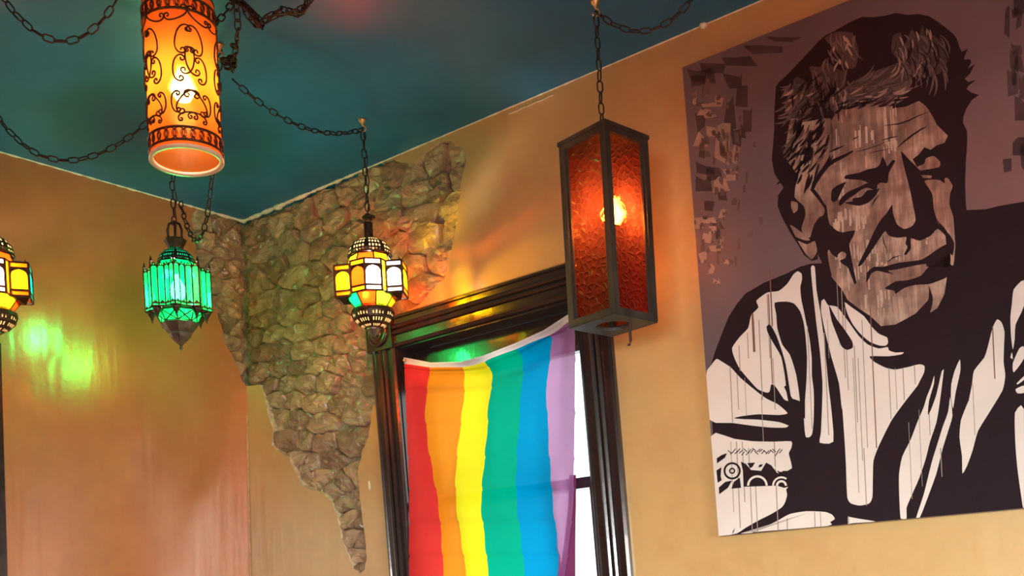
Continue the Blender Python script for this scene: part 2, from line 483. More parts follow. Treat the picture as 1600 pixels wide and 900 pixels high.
# ---- stones (every one its own piece of the wall)
seeds_r = [(400,362),(430,352),(470,335),(505,318),(540,300),(575,285),(610,272),(640,270),(675,252),(706,242),
 (405,385),(440,378),(480,358),(520,340),(557,325),(600,310),(645,298),(682,288),(714,272),
 (424,418),(460,398),(500,385),(540,365),(592,347),(650,335),(702,322),
 (398,440),(458,432),(490,425),(520,405),(560,395),(612,385),(662,372),(702,362),
 (400,470),(435,470),(475,463),(510,445),(545,440),(590,425),(640,420),(682,405),
 (410,500),(445,495),(480,490),(520,480),(550,475),(600,455),(655,447),
 (395,525),(425,520),(460,520),(495,510),(530,505),(565,500),(610,490),
 (405,550),(435,545),(465,550),(500,540),(535,535),(570,530),(604,530),
 (400,580),(430,575),(460,575),(490,570),(525,570),(553,562),(580,562),
 (415,602),(445,600),(475,600),(505,595),(540,602),(576,605),
 (425,627),(455,625),(485,630),(525,630),(557,640),
 (434,655),(465,655),(497,662),(548,690),
 (440,688),(470,690),(498,694),(505,722),(478,722),
 (460,715),(495,745),(532,757),(553,745),(515,768),
 (532,785),(552,778),(540,812),(558,815),(548,840),(563,845),(556,870),(566,888),(420,648)]
seeds_l = [(318,348),(350,352),(372,366),(325,375),(356,392),(312,405),(345,420),(372,418),(332,445),(364,450),(350,475),(374,482),(358,505),(377,515),(366,538),(379,556),(372,578),(383,596),(300,372),(318,430)]
def clip(poly, p, n):
    """keep the side of the polygon where (x-p).n <= 0"""
    out = []
    for i in range(len(poly)):
        a, b = poly[i], poly[(i + 1) % len(poly)]
        da, db = (a - p).dot(n), (b - p).dot(n)
        if da <= 0: out.append(a)
        if da * db < 0: out.append(a.lerp(b, da / (da - db)))
    return out
AN = 1.75
def cells(seeds, side):
    S = [Vector((u, v * AN)) for u, v in seeds]
    res = []
    for i, s in enumerate(S):
        poly = [s + Vector((0.125 * math.cos(2 * PI * k / 14), 0.125 * math.sin(2 * PI * k / 14))) for k in range(14)]
        for j, t in enumerate(S):
            if i != j and (t - s).length < 0.3:
                poly = clip(poly, (s + t) / 2, (t - s).normalized())
        if side == 'r':
            a = Vector((corner_u(CEIL), CEIL * AN)); b = Vector((corner_u(1.5), 1.5 * AN))
            d = (b - a).normalized(); poly = clip(poly, a, Vector((d.y, -d.x)) if Vector((d.y, -d.x)).x < 0 else Vector((-d.y, d.x)))
        else:
            poly = clip(poly, Vector((0, 0)), Vector((-1, 0)))
        if side == 'r' and s.y / AN < 2.80 and len(poly) > 2: poly = clip(poly, Vector((WL - 0.04, 0)), Vector((1, 0)))
        poly = [Vector((p.x, p.y / AN)) for p in poly]
        res.append((Vector((s.x, s.y / AN)), poly))
    return res
def make_stone(cen, poly, P, parent):
    if len(poly) < 3: return
    c = sum(poly, Vector((0, 0))) / len(poly)
    K = 26
    # resample the outline by angle so that it can be rounded and roughened
    def rad(a):
        d = Vector((math.cos(a), math.sin(a))); best = 1e9
        for i in range(len(poly)):
            p, q = poly[i] - c, poly[(i + 1) % len(poly)] - c
            e = q - p; den = d.x * e.y - d.y * e.x
            if abs(den) < 1e-9: continue
            t = (p.x * e.y - p.y * e.x) / den; s = (p.x * d.y - p.y * d.x) / den
            if t > 0 and -1e-6 <= s <= 1 + 1e-6: best = min(best, t)
        return best if best < 1e8 else 0.02
    R = [rad(2 * PI * k / K) for k in range(K)]
    R = [0.90 * R[k] + 0.05 * (R[k - 1] + R[(k + 1) % K]) for k in range(K)]
    size = sum(R) / K
    front = random.uniform(-0.024, -0.004)
    tx, ty = random.uniform(-0.25, 0.25), random.uniform(-0.15, 0.45)
    so = Vector((random.uniform(0, 50), random.uniform(0, 50), random.uniform(0, 50)))
    rings = [(1.06, None), (1.0, -0.012), (0.93, -0.003), (0.78, 0.0), (0.56, 0.001), (0.30, 0.002)]
    verts, faces = [], []
    for ri, (sc, dz) in enumerate(rings):
        for k in range(K):
            a = 2 * PI * k / K
            gap = 0.001
            r = max(0.004, R[k] * (1 + 0.16 * noise.noise(so + Vector((math.cos(a), math.sin(a), 0)) * 2.4)) - gap) * sc
            x, y = r * math.cos(a), r * math.sin(a)
            if dz is None: w = -0.062
            else:
                nz = noise.fractal(Vector((x * 20, y * 44, 0)) + so, 0.9, 2.0, 5)
                fac = abs(noise.noise(Vector((x * 16, y * 26, 3)) + so))
                w = front + dz + tx * x + ty * y + 0.012 * nz - 0.016 * fac
                w = min(w, -0.002)
            verts.append(P(c.x + x, c.y + y, w))
    for i in range(len(rings) - 1):
        for k in range(K):
            k2 = (k + 1) % K
            faces.append((i * K + k, i * K + k2, (i + 1) * K + k2, (i + 1) * K + k))
    verts.append(P(c.x, c.y, min(-0.002, front + 0.003 + 0.008 * noise.noise(so))))
    for k in range(K):
        faces.append(((len(rings) - 1) * K + k, (len(rings) - 1) * K + (k + 1) % K, len(verts) - 1))
    # local origin at the stone
    o0 = P(c.x, c.y, -0.03)
    ob = mesh_from('stone', [v - o0 for v in verts], faces, M['stone'], parent)
    ob.location = o0
for cen, poly in cells([RW(*p) for p in seeds_r], 'r'): make_stone(cen, poly, W, wall_right)
for cen, poly in cells([LW(*p) for p in seeds_l], 'l'): make_stone(cen, poly, L, wall_left)

# ceiling, floor and the two walls behind the camera
BX = [(-1.4, -0.6), (ROOM_U + 0.6, -0.6), (ROOM_U + 0.6, ROOM_W + 0.6), (-1.4, ROOM_W + 0.6)]
mb = MB(); q = [W(u, CEIL, w) for u, w in BX]; mb.hexa(q + [p + Vector((0, 0, 0.12)) for p in q])
tag(mb.build('ceiling', M['ceiling']), 'dark teal painted ceiling', kind='structure')
mb = MB(); q = [W(u, 0, w) for u, w in BX]; mb.hexa([p - Vector((0, 0, 0.12)) for p in q] + q)
tag(mb.build('floor', M['floor']), 'dark wooden floor', kind='structure')
def holed_wall(name, A, B, h0, h1, s0, s1, nrm):
    """straight wall with one window opening, 0.15 thick"""
    A, B = Vector(A), Vector(B); d = B - A; ln = d.length; d.normalize()
    mb = MB()
    for (a, b, z0, z1) in ((0, s0, 0, CEIL), (s1, ln, 0, CEIL), (s0, s1, 0, h0), (s0, s1, h1, CEIL)):
        q = [A + d * a, A + d * b, A + d * b + nrm * 0.15, A + d * a + nrm * 0.15]
        mb.hexa([Vector((p.x, p.y, z0)) for p in q] + [Vector((p.x, p.y, z1)) for p in q])
    return tag(mb.build(name, M['plain_wall']), kind='structure')
holed_wall('wall_back', W(-1.4, 0, ROOM_W), W(ROOM_U, 0, ROOM_W), 0.75, 2.35, 4.8, 6.6, N1)
holed_wall('wall_side', W(ROOM_U, 0, 0), W(ROOM_U, 0, ROOM_W), 0.75, 2.35, 1.7, 3.5, D1)

# white caulk along the two ceiling lines
def caulk(name, pts, rs):
    m = MB()
    P2, R2 = [], []
    for i in range(len(pts) - 1):
        n = max(1, int((pts[i + 1] - pts[i]).length / 0.012))
        for k in range(n):
            t = k / n; P2.append(pts[i].lerp(pts[i + 1], t)); R2.append(rs[i] + (rs[i + 1] - rs[i]) * t)
    Q, RR = [], []
    for p, r in zip(P2, R2):
        j = noise.noise(p * 30) ; j2 = noise.noise(p * 75 + Vector((5, 1, 2)))
        Q.append(p + Vector((0, 0, -abs(j) * r * 0.5))); RR.append(max(0.0012, r * (1 + 0.7 * j + 0.6 * j2)))
    m.tube(Q, RR, 7)
    return tag(m.build(name, M['caulk'], None, True), kind='structure')
c1 = caulk('trim_1', [W(0.0, CEIL, 0.0), W(0.25, CEIL, 0), W(0.6, CEIL, 0), W(1.0, CEIL, 0), W(1.6, CEIL, 0), W(4.5, CEIL, 0)], [0.012, 0.011, 0.006, 0.0035, 0.003, 0.003])
c1['label'] = 'white caulk bead along the ceiling above the window wall'
c2 = caulk('trim_2', [L(0.0, CEIL, 0.0), L(0.25, CEIL, 0), L(0.5, CEIL, 0), L(4.5, CEIL, 0)], [0.009, 0.006, 0.004, 0.003])
c2['label'] = 'white caulk bead along the ceiling above the left wall'
m = MB(); p = W(*RW(1100, 40), 0.004); m.lathe([(0.001, -0.012), (0.010, -0.007), (0.013, 0.0), (0.009, 0.009), (0.001, 0.012)], 12)
o = m.build('plaster_lump', M['caulk'], wall_right, True); o.location = p
# flaked chip of plaster beside the casing, crack line in the corner
m = MB(); u, v = RW(577, 758)
pts = [(-0.006, 0.016), (0.003, 0.020), (0.007, 0.006), (0.008, -0.012), (0.002, -0.024), (-0.006, -0.010)]
m.add([W(u + a, v + b, 0.001) for a, b in pts] + [W(u, v, 0.004)], [(i, (i + 1) % 6, 6) for i in range(6)])
m.build('plaster_chip', M['caulk'], wall_right)
m = MB(); crack = []
for k in range(40):
    v = 2.50 - k * 0.035
    crack.append(L(0.004 + 0.003 * noise.noise(Vector((k * 0.7, 0, 0))), v, 0.002))
m.tube(crack, [0.0022 * (1 + 0.6 * noise.noise(Vector((k * 0.9, 3, 0)))) for k in range(40)], 5)
m.build('corner_seam', M['rim'], wall_left, True)

m = MB(); sc_ = [W(*RW(795 + 7 * k, 178 - 3.0 * k + (1.0 if k % 3 else 0)), 0.0015) for k in range(11)]
m.tube(sc_, 0.0016, 5); m.build('paint_scratch', M['caulk'], wall_right, True)
# door casing at the far left of the left wall
s0, _ = LW(6, 800)
m = MB()
for (a, b, t) in ((0.0, 0.02, 0.018), (0.02, 0.10, 0.028), (0.10, 0.14, 0.02)):
    sa, sb = s0 + a, s0 + b
    m.hexa([L(sa, 0, -0.01), L(sb, 0, -0.01), L(sb, 0, t), L(sa, 0, t), L(sa, 2.66, -0.01), L(sb, 2.66, -0.01), L(sb, 2.66, t), L(sa, 2.66, t)])
tag(m.build('trim_3', M['darkwood']), 'dark upright casing at the far left edge of the wall', kind='structure')

# ------------------------------------------------------------------ the window
win = bpy.data.objects.new('window_1', None); COL.objects.link(win); win.location = W((WL + WR) / 2, WB, 0)
tag(win, 'tall window with black moulded casing behind the rainbow flag', kind='structure')
def wp(pts): return [p - win.location for p in pts]
prof = [(0.0, 0.018), (0.012, 0.026), (0.016, 0.026), (0.020, 0.020), (0.046, 0.020), (0.050, 0.030), (0.058, 0.034), (0.066, 0.030), (0.069, 0.022), (0.075, 0.030), (0.083, 0.034), (0.091, 0.030),
        (0.095, 0.020), (0.114, 0.020), (0.118, 0.027), (0.126, 0.027), (0.134, 0.018)]
def casing(name, f0, f1):
    """moulded board: f0(a, w), f1(a, w) give both ends for offset a across the board and depth w"""
    n = len(prof); vs = [f0(a, w) for a, w in prof] + [f1(a, w) for a, w in prof]
    vs += [f0(0, -0.002), f0(prof[-1][0], -0.002), f1(0, -0.002), f1(prof[-1][0], -0.002)]
    fs = [(i, i + 1, n + i + 1, n + i) for i in range(n - 1)]
    fs += [tuple(range(n))[::-1] + (2 * n, 2 * n + 1)[0:2], tuple(range(n, 2 * n)) + (2 * n + 3, 2 * n + 2)]
    fs += [(0, n, 2 * n + 2, 2 * n), (n - 1, 2 * n + 1, 2 * n + 3, 2 * n - 1)]
    return mesh_from(name, wp(vs), fs, M['darkwood'], win)
casing('side_casing', lambda a, w: W(wu(WL - TW + a, WB - 0.2), WB - 0.2, w), lambda a, w: W(wu(WL - TW + a, WT), WT, w))
casing('side_casing', lambda a, w: W(wu(WR + a, WB - 0.2), WB - 0.2, w), lambda a, w: W(wu(WR + a, WT), WT, w))
casing('head_casing', lambda a, w: W(wu(WL, WT + a), WT + a * TH / TW, w), lambda a, w: W(wu(WR, WT + a), WT + a * TH / TW + 0.008, w))
for u0 in (WL - TW - 0.006, WR - 0.002):
    m = MB()
    q = [(u0, WT - 0.004), (u0 + TW + 0.008, WT - 0.004), (u0 + TW + 0.008, WT + TH + 0.004), (u0, WT + TH + 0.004)]
    m.hexa(wp([W(wu(a, b), b, -0.002) for a, b in q] + [W(wu(a, b), b, 0.036) for a, b in q]))
    blk = m.build('corner_block', M['darkwood'], win)
    rm = MB(); cu, cv_ = u0 + TW / 2 + 0.004, WT + TH / 2
    pr = [(0.054, 0.036), (0.054, 0.044), (0.046, 0.050), (0.040, 0.044), (0.034, 0.042), (0.028, 0.050), (0.021, 0.050), (0.017, 0.042), (0.012, 0.046), (0.006, 0.056), (0.0005, 0.058)]
    vs = []; n = 28
    for r, w in pr:
        for k in range(n):
            a = 2 * PI * k / n; vs.append(W(wu(cu + r * math.cos(a), cv_), cv_ + r * math.sin(a), w) - win.location)
    fs = [(i * n + k, i * n + (k + 1) % n, (i + 1) * n + (k + 1) % n, (i + 1) * n + k) for i in range(len(pr) - 1) for k in range(n)]
    mesh_from('rosette', vs, fs, M['darkwood'], blk, True)
def wbox(name, u0, u1, v0, v1, w0, w1, mat, parent=win):
    m = MB(); q = [(u0, v0), (u1, v0), (u1, v1), (u0, v1)]
    m.hexa(wp([W(wu(a, b), b, w0) for a, b in q] + [W(wu(a, b), b, w1) for a, b in q]))
    return m.build(name, mat, parent)
wbox('jamb', WL - 0.03, WL + 0.004, WB, WT + 0.03, -0.20, 0.004, M['darkwood'])
wbox('jamb', WR - 0.004, WR + 0.03, WB, WT + 0.03, -0.20, 0.004, M['darkwood'])
wbox('head_jamb', WL + 0.004, WR - 0.004, WT - 0.004, WT + 0.03, -0.20, 0.004, M['darkwood'])
wbox('window_sill', WL - TW - 0.02, WR + TW + 0.02, WB - 0.045, WB, -0.20, 0.06, M['darkwood'])
def sash(v0, v1, w0, w1, top):
    s = wbox('sash', WL + 0.006, WL + 0.050, v0, v1, w0, w1, M['darkwood'])
    wbox('stile', WR - 0.050, WR - 0.006, v0, v1, w0, w1, M['darkwood'], s)
    wbox('rail', WL + 0.050, WR - 0.050, v1 - top, v1, w0, w1, M['darkwood'], s)
    wbox('rail', WL + 0.050, WR - 0.050, v0, v0 + 0.040, w0, w1, M['darkwood'], s)
    wm = (w0 + w1) / 2
    wbox('pane', WL + 0.048, WR - 0.048, v0 + 0.038, v1 - top + 0.002, wm - 0.002, wm + 0.002, M['pane'], s)
sash(1.955, WT - 0.006, -0.135, -0.095, 0.15)
sash(WB + 0.002, 1.995, -0.090, -0.050, 0.040)

# ------------------------------------------------------------------ rainbow flag
def cloth(name, col, tr, transp):
    m, nt, out = new_mat(name)
    d = N(nt, 'ShaderNodeBsdfDiffuse'); d.inputs[0].default_value = c4(col)
    t = N(nt, 'ShaderNodeBsdfTranslucent'); t.inputs[0].default_value = c4(tr)
    x = N(nt, 'ShaderNodeBsdfTransparent'); x.inputs[0].default_value = c4([0.3 + 0.7 * k for k in tr])
    v = coords(nt)
    wv = noise_tex(nt, v, 240, 2)
    nb = bump(nt, wv, 0.15, 0.001)
    nt.links.new(nb, d.inputs['Normal'])
    a = N(nt, 'ShaderNodeMixShader'); a.inputs[0].default_value = 0.55
    nt.links.new(d.outputs[0], a.inputs[1]); nt.links.new(t.outputs[0], a.inputs[2])
    b = N(nt, 'ShaderNodeMixShader'); b.inputs[0].default_value = transp
    nt.links.new(a.outputs[0], b.inputs[1]); nt.links.new(x.outputs[0], b.inputs[2])
    nt.links.new(b.outputs[0], out.inputs[0])
    return m
fl = {'red': ((0.75, 0.03, 0.03), (0.85, 0.06, 0.05), 0.01), 'orange': ((0.85, 0.25, 0.01), (0.95, 0.32, 0.02), 0.01), 'yellow': ((0.9, 0.75, 0.01), (1.0, 0.86, 0.02), 0.01),
      'green': ((0.0, 0.36, 0.22), (0.0, 0.44, 0.28), 0.01), 'blue': ((0.0, 0.24, 0.55), (0.0, 0.34, 0.66), 0.01), 'violet': ((0.40, 0.14, 0.38), (0.55, 0.26, 0.52), 0.16)}
FM = {k: cloth('flag_' + k, *v) for k, v in fl.items()}
FM['fold'] = cloth('flag_fold', (0.20, 0.04, 0.12), (0.16, 0.03, 0.08), 0.0)  # violet cloth darkened, shade of the doubled fold put into the colour
FM['head'] = cloth('flag_heading', (0.78, 0.68, 0.68), (0.8, 0.72, 0.74), 0.0)
# rows of photo points: heading top, heading bottom and the seams between the stripes further down
FW = 0.024
rows = [
    [(634, 559), (676, 567), (722, 566), (759, 556), (808, 537), (852, 517), (894, 490)],
    [(635, 569), (676, 575), (724, 574), (762, 566), (812, 546), (857, 525), (899, 499)],
    [(636, 590), (674, 592), (725, 590), (776, 590), (821, 567), (861, 534), (902, 530)],
    [(638, 640), (668, 638), (722, 636), (771, 630), (817, 610), (853, 600), (902, 600)],
    [(640, 690), (671, 690), (716, 690), (767, 690), (811, 690), (857, 690), (901, 690)],
    [(642, 740), (679, 740), (712, 740), (762, 740), (808, 740), (861, 740), (900, 740)],
    [(643, 790), (687, 790), (713, 790), (759, 790), (809, 790), (865, 790), (899, 790)],
    [(643, 845), (691, 845), (721, 845), (765, 845), (815, 845), (872, 845), (893, 845)],
    [(643, 900), (693, 900), (729, 900), (771, 900), (820, 900), (877, 900), (886, 900)],
    [(644, 1010), (697, 1010), (740, 1010), (782, 1010), (830, 1010), (862, 1010), (870, 1010)],
    [(646, 1150), (700, 1150), (748, 1150), (792, 1150), (840, 1150), (850, 1150), (858, 1150)]]
R2 = [[Vector(RW(x, y, FW)) for x, y in r] for r in rows]
flag = empty('rainbow_flag', W(1.38, 2.55, FW), 'six striped rainbow flag pinned sagging across the window', 'flag')
NS, NR = 8, 10
def cr(p0, p1, p2, p3, t):
    return 0.5 * ((2 * p1) + (p2 - p0) * t + (2 * p0 - 5 * p1 + 4 * p2 - p3) * t * t + (3 * p1 - p0 - 3 * p2 + p3) * t ** 3)
def flag_pt(si, ri, a, b):
    """stripe si (0-5) fraction a, row interval ri fraction b"""
    def seam(k):
        g = lambda i: R2[max(0, min(len(R2) - 1, i))][k]
        if ri == 0: return g(0).lerp(g(1), b)
        return cr(g(max(1, ri - 1)), g(ri), g(ri + 1), g(ri + 2), b)
    p = seam(si).lerp(seam(si + 1), a)
    x = si + a; y = ri + b
    fold = 0.026 * math.sin(x * 2.1 + 0.25 * y) + 0.010 * math.sin(x * 4.3 - 0.5 * y + 1.0) + 0.003 * math.sin(y * 6.28 / 1.0)
    damp = min(1, y / 2.5) * min(1, x / 0.7 + 0.15) * min(1, (6 - x) / 0.7 + 0.15)
    crease = -0.005 * math.exp(-((y % 1.0 - 0.5) / 0.05) ** 2)
    return W(p.x, p.y, FW + 0.012 + fold * damp + crease * min(1, y / 2)) - flag.location
def flag_mesh(name, si0, si1, r0, r1, mat):
    vs, fs = [], []
    nu = (si1 - si0) * NS; nv = (r1 - r0) * NR
    for j in range(nv + 1):
        y = j / NR; ri = min(r1 - 1, r0 + int(y)); b = y + r0 - ri
        for i in range(nu + 1):
            x = i / NS; si = min(si1 - 1, si0 + int(x)); a = x + si0 - si
            vs.append(flag_pt(si, ri, a, b))
    for j in range(nv):
        for i in range(nu):
            k = j * (nu + 1) + i
            fs.append((k, k + 1, k + nu + 2, k + nu + 1))
    return mesh_from(name, vs, fs, mat, flag, True)
hb = flag_mesh('heading_band', 0, 6, 0, 1, FM['head']); hb['label'] = 'white heading sleeve along the top of the flag'
for k, cn in enumerate(('red', 'orange', 'yellow', 'green', 'blue', 'violet')):
    s = flag_mesh('stripe', k, k + 1, 1, len(rows) - 1, FM[cn]); s['label'] = cn + ' stripe of the flag'
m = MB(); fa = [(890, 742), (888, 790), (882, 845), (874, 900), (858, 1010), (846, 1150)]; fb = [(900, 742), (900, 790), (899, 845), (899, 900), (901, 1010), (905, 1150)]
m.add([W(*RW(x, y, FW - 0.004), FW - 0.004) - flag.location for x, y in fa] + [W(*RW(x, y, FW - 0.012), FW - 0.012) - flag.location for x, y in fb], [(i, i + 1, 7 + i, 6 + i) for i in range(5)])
tag(m.build('folded_edge', FM['fold'], flag, True), 'violet folded back edge of the flag, shade put into its dark colour')
for px, py in ((632, 563), (893, 494)):
    m = MB(); m.lathe([(0.0008, -0.006), (0.006, -0.004), (0.007, 0), (0.006, 0.004), (0.0008, 0.006)], 12)
    o = m.build('push_pin', M['brass'], flag, True); o.location = W(*RW(px, py, FW + 0.02), FW + 0.02) - flag.location

# ------------------------------------------------------------------ painting on the right wall
KP = 0.0236
P_L, P_B, P_T, P_R = 2.3265, 1.7295, 3.2735, 3.60
PTH = 0.032
def pu(u, v): return u + KP * (2.5 - v)
painting = empty('portrait_painting', W(pu(P_L, P_B), P_B, 0.0), 'large black and white painted portrait of a man looking down, on the ochre wall', 'painting')
def canvas_material():
    m, nt, out = new_mat('mauve_grey_canvas')
    b = N(nt, 'ShaderNodeBsdfPrincipled'); nt.links.new(b.outputs[0], out.inputs[0])
    v = coords(nt)
    col = ramp(nt, noise_tex(nt, v, 3, 5), [(0.3, (0.095, 0.072, 0.080)), (0.7, (0.140, 0.105, 0.116))])
    nt.links.new(col, b.inputs['Base Color']); b.inputs['Roughness'].default_value = 0.45
    nt.links.new(bump(nt, noise_tex(nt, v, 160, 3), 0.2, 0.001), b.inputs['Normal'])
    return m
def paint(name, col, rough=0.7, var=0.06):
    return pmat(name, col, rough, spec=0.1, var=var, nscale=6, bump_s=0.12, bump_scale=90, bump_d=0.001)
def face_material():
    m, nt, out = new_mat('streaked_tan_paint')
    b = N(nt, 'ShaderNodeBsdfPrincipled'); nt.links.new(b.outputs[0], out.inputs[0])
    f1 = noise_tex(nt, coords(nt, (30, 30, 3.2)), 1.6, 5, 0.7)
    f2 = noise_tex(nt, coords(nt, (7, 7, 9)), 1.3, 3, 0.6)
    mx = N(nt, 'ShaderNodeMix', data_type='FLOAT'); mx.inputs[0].default_value = 0.5
    nt.links.new(f1, mx.inputs[2]); nt.links.new(f2, mx.inputs[3])
    col = ramp(nt, mx.outputs[0], [(0.36, (0.10, 0.064, 0.052)), (0.5, (0.22, 0.15, 0.118)), (0.62, (0.46, 0.34, 0.26))])
    nt.links.new(col, b.inputs['Base Color']); b.inputs['Roughness'].default_value = 0.42
    return m
PM = {'canvas': canvas_material(), 'black': paint('plum_black_paint', (0.019, 0.0105, 0.0135)), 'white': paint('warm_white_paint', (0.70, 0.62, 0.56)), 'face': face_material(),
      'drip': paint('thin_brown_drips', (0.30, 0.235, 0.20)), 'rust': paint('rust_drips', (0.20, 0.09, 0.07)), 'grey': paint('brown_grey_strokes', (0.115, 0.08, 0.072), var=0.4),
      'tan': paint('tan_strokes', (0.30, 0.21, 0.165), var=0.35), 'mid': paint('hair_midtone_paint', (0.060, 0.040, 0.038), var=0.4), 'dark': paint('dark_plum_blocks', (0.062, 0.044, 0.048), var=0.4), 'pale': paint('pale_tan_paint', (0.50, 0.385, 0.30), var=0.3)}
m = MB(); q = [(P_L, P_B), (P_R, P_B), (P_R, P_T), (P_L, P_T)]
m.hexa([W(pu(a, b), b, 0.001) - painting.location for a, b in q] + [W(pu(a, b), b, PTH) - painting.location for a, b in q])
m.build('canvas', PM['canvas'], painting)
CROPS = {'A': (1200, 0, 4.091), 'B': (1200, 200, 4.091), 'C': (1200, 380, 3.4625), 'D': (1080, 400, 3.75), 'E': (1090, 600, 3.4615), 'F': (1300, 560, 3.0), 'G': (1060, 0, 2.963), 'I': (0, 0, 1.0)}
def P_(s):
    """'B 10,20 30,40 C 5,6' -> photo points"""
    out = []; k = 'I'
    for t in s.split():
        if t in CROPS: k = t; continue
        x, y = t.split(','); ox, oy, sc = CROPS[k]
        out.append((float(x) / sc + ox, float(y) / sc + oy))
    return out
def smooth_closed(pts, n=3):
    m = len(pts); out = []
    for i in range(m):
        p0, p1, p2, p3 = (Vector(pts[(i + k - 1) % m]) for k in range(4))
        if (p2 - p1).length < 5:
            out.append((p1.x, p1.y)); continue
        for k in range(n):
            t = k / n; q = cr(p0, p1, p2, p3, t); l = p1.lerp(p2, t)
            q = l.lerp(q, 0.6); out.append((q.x, q.y))
    return out
class Paint:
    def __init__(s): s.v = []; s.f = []
    def poly(s, pts, layer, smooth=True):
        if smooth: pts = smooth_closed(pts)
        w = PTH + 0.0006 * layer; n0 = len(s.v)
        for x, y in pts:
            u, v = RW(x, y, PTH)
            v = max(P_B + 0.0005, min(P_T - 0.0005, v))
            u = max(pu(P_L, v) + 0.0005, min(pu(P_R, v) - 0.0005, u))
            s.v.append(W(u, v, w) - painting.location)
        s.f.append(tuple(range(n0, n0 + len(pts))))
    def stroke(s, pts, width, layer, taper=True):
        pts = [Vector(p) for p in pts]; m = len(pts); A, B = [], []
        for i, p in enumerate(pts):
            t = (pts[min(i + 1, m - 1)] - pts[max(0, i - 1)])
            if t.length < 1e-6: continue
            t.normalize(); n = Vector((-t.y, t.x))
            k = i / (m - 1)
            w = width / 2 * ((math.sin(PI * (0.08 + 0.88 * k)) ** 0.8) if taper else 1)
            A.append(p + n * w); B.append(p - n * w)
        for i in range(len(A) - 1):
            s.poly([tuple(A[i]), tuple(A[i + 1]), tuple(B[i + 1]), tuple(B[i])], layer, False)
    def build(s, name, mat): return mesh_from(name, s.v, s.f, mat, painting)
rnd = random.Random(11)

# distressed blocks in the background
pd, pt, pg = Paint(), Paint(), Paint()
def block(P, cx, cy, w, h, layer):
    j = lambda: rnd.uniform(-0.25, 0.25)
    P.poly([(cx - w / 2 + j() * w, cy - h / 2 + j() * h), (cx + j() * w, cy - h / 2 + j() * h), (cx + w / 2 + j() * w, cy - h / 2 + j() * h), (cx + w / 2 + j() * w, cy + h / 2 + j() * h), (cx - w / 2 + j() * w, cy + h / 2 + j() * h)], layer, False)
for (cx, cy, w, h) in [(1092, 125, 26, 16), (1095, 118, 32, 18), (1120, 108, 40, 12), (1150, 95, 46, 12), (1190, 78, 50, 10), (1225, 62, 40, 7), (1150, 130, 30, 26), (1162, 150, 20, 40), (1140, 175, 16, 45), (1170, 190, 14, 30),
        (1095, 190, 16, 26), (1102, 265, 24, 18), (1118, 270, 20, 22), (1100, 290, 18, 24), (1150, 215, 18, 20), (1160, 205, 10, 16), (1128, 300, 14, 20), (1106, 320, 16, 16), (1120, 350, 16, 12), (1098, 240, 12, 14)]:
    block(pd, cx, cy, w, h, 1)
for (cx, cy, w, h) in [(1086, 155, 6, 20), (1108, 165, 30, 7), (1100, 175, 18, 8), (1122, 158, 14, 14), (1112, 182, 22, 6), (1098, 222, 22, 24), (1112, 205, 20, 16), (1130, 205, 16, 26), (1125, 235, 20, 36), (1138, 230, 6, 40), (1146, 245, 12, 20),
        (1150, 238, 10, 18), (1128, 290, 20, 24), (1145, 275, 16, 22), (1140, 268, 22, 8), (1092, 350, 10, 14), (1105, 372, 14, 12), (1118, 390, 16, 10), (1100, 402, 12, 14), (1112, 420, 8, 12), (1120, 440, 10, 8), (1128, 380, 8, 16), (1115, 360, 10, 10), (1135, 410, 8, 7), (1108, 345, 18, 10), (1130, 335, 10, 12)]:
    block(pt, cx, cy, w, h, 2)
    for k in range(3):
        block(pg, cx + rnd.uniform(-w, w) * 0.6, cy + rnd.uniform(-h, h) * 0.6, w * 0.3, h * 0.45, 3)
for k in range(26):
    block(pg, rnd.uniform(1086, 1190), rnd.uniform(130, 440), rnd.uniform(3, 8), rnd.uniform(6, 22), 1.5)
for k in range(16):
    block(pd, rnd.uniform(1574, 1600), rnd.uniform(5, 260), rnd.uniform(6, 18), rnd.uniform(10, 40), 1)

# the figure: black silhouette, light shapes, black features, fine strokes
K, Wt, T, K2 = Paint(), Paint(), Paint(), Paint()
K.poly(P_('C 330,185 270,60 B 320,840 280,850 230,812 190,742 140,665 90,572 62,500 64,432 100,382 40,290 25,200 30,130 G 436,700 444,600 445,500 452,400 466,380 500,350 540,308 600,245 650,190 682,163 720,145 790,105 850,78 900,80 960,72 1010,60 1060,70 1110,65 1160,75 1200,100 1240,130 1270,155 1290,180 1300,215 1312,240 1342,225 1326,258 1322,277 1350,275 1357,290 1340,318 1374,296 1350,342 1325,365 1342,380 1380,370 1346,395 1333,412 1360,430 1392,440 1360,462 1335,500 1320,540 1318,570 1336,605 1338,650 1335,700 1330,760 B 1265,230 1260,350 1265,480 1270,525 1391,520 I 1560,322 1620,312 1720,296 1900,268 1990,300 1990,760 1600,795 1500,804 1420,810 1400,700 1380,600 1330,560'), 1, False)
K.poly(P_('D 800,40 700,45 640,62 560,102 430,155 320,218 268,280 220,355 170,480 140,560 118,630 108,700') + [(1100, 850), (1990, 775), (1990, 500), (1330, 400)], 0.5, False)

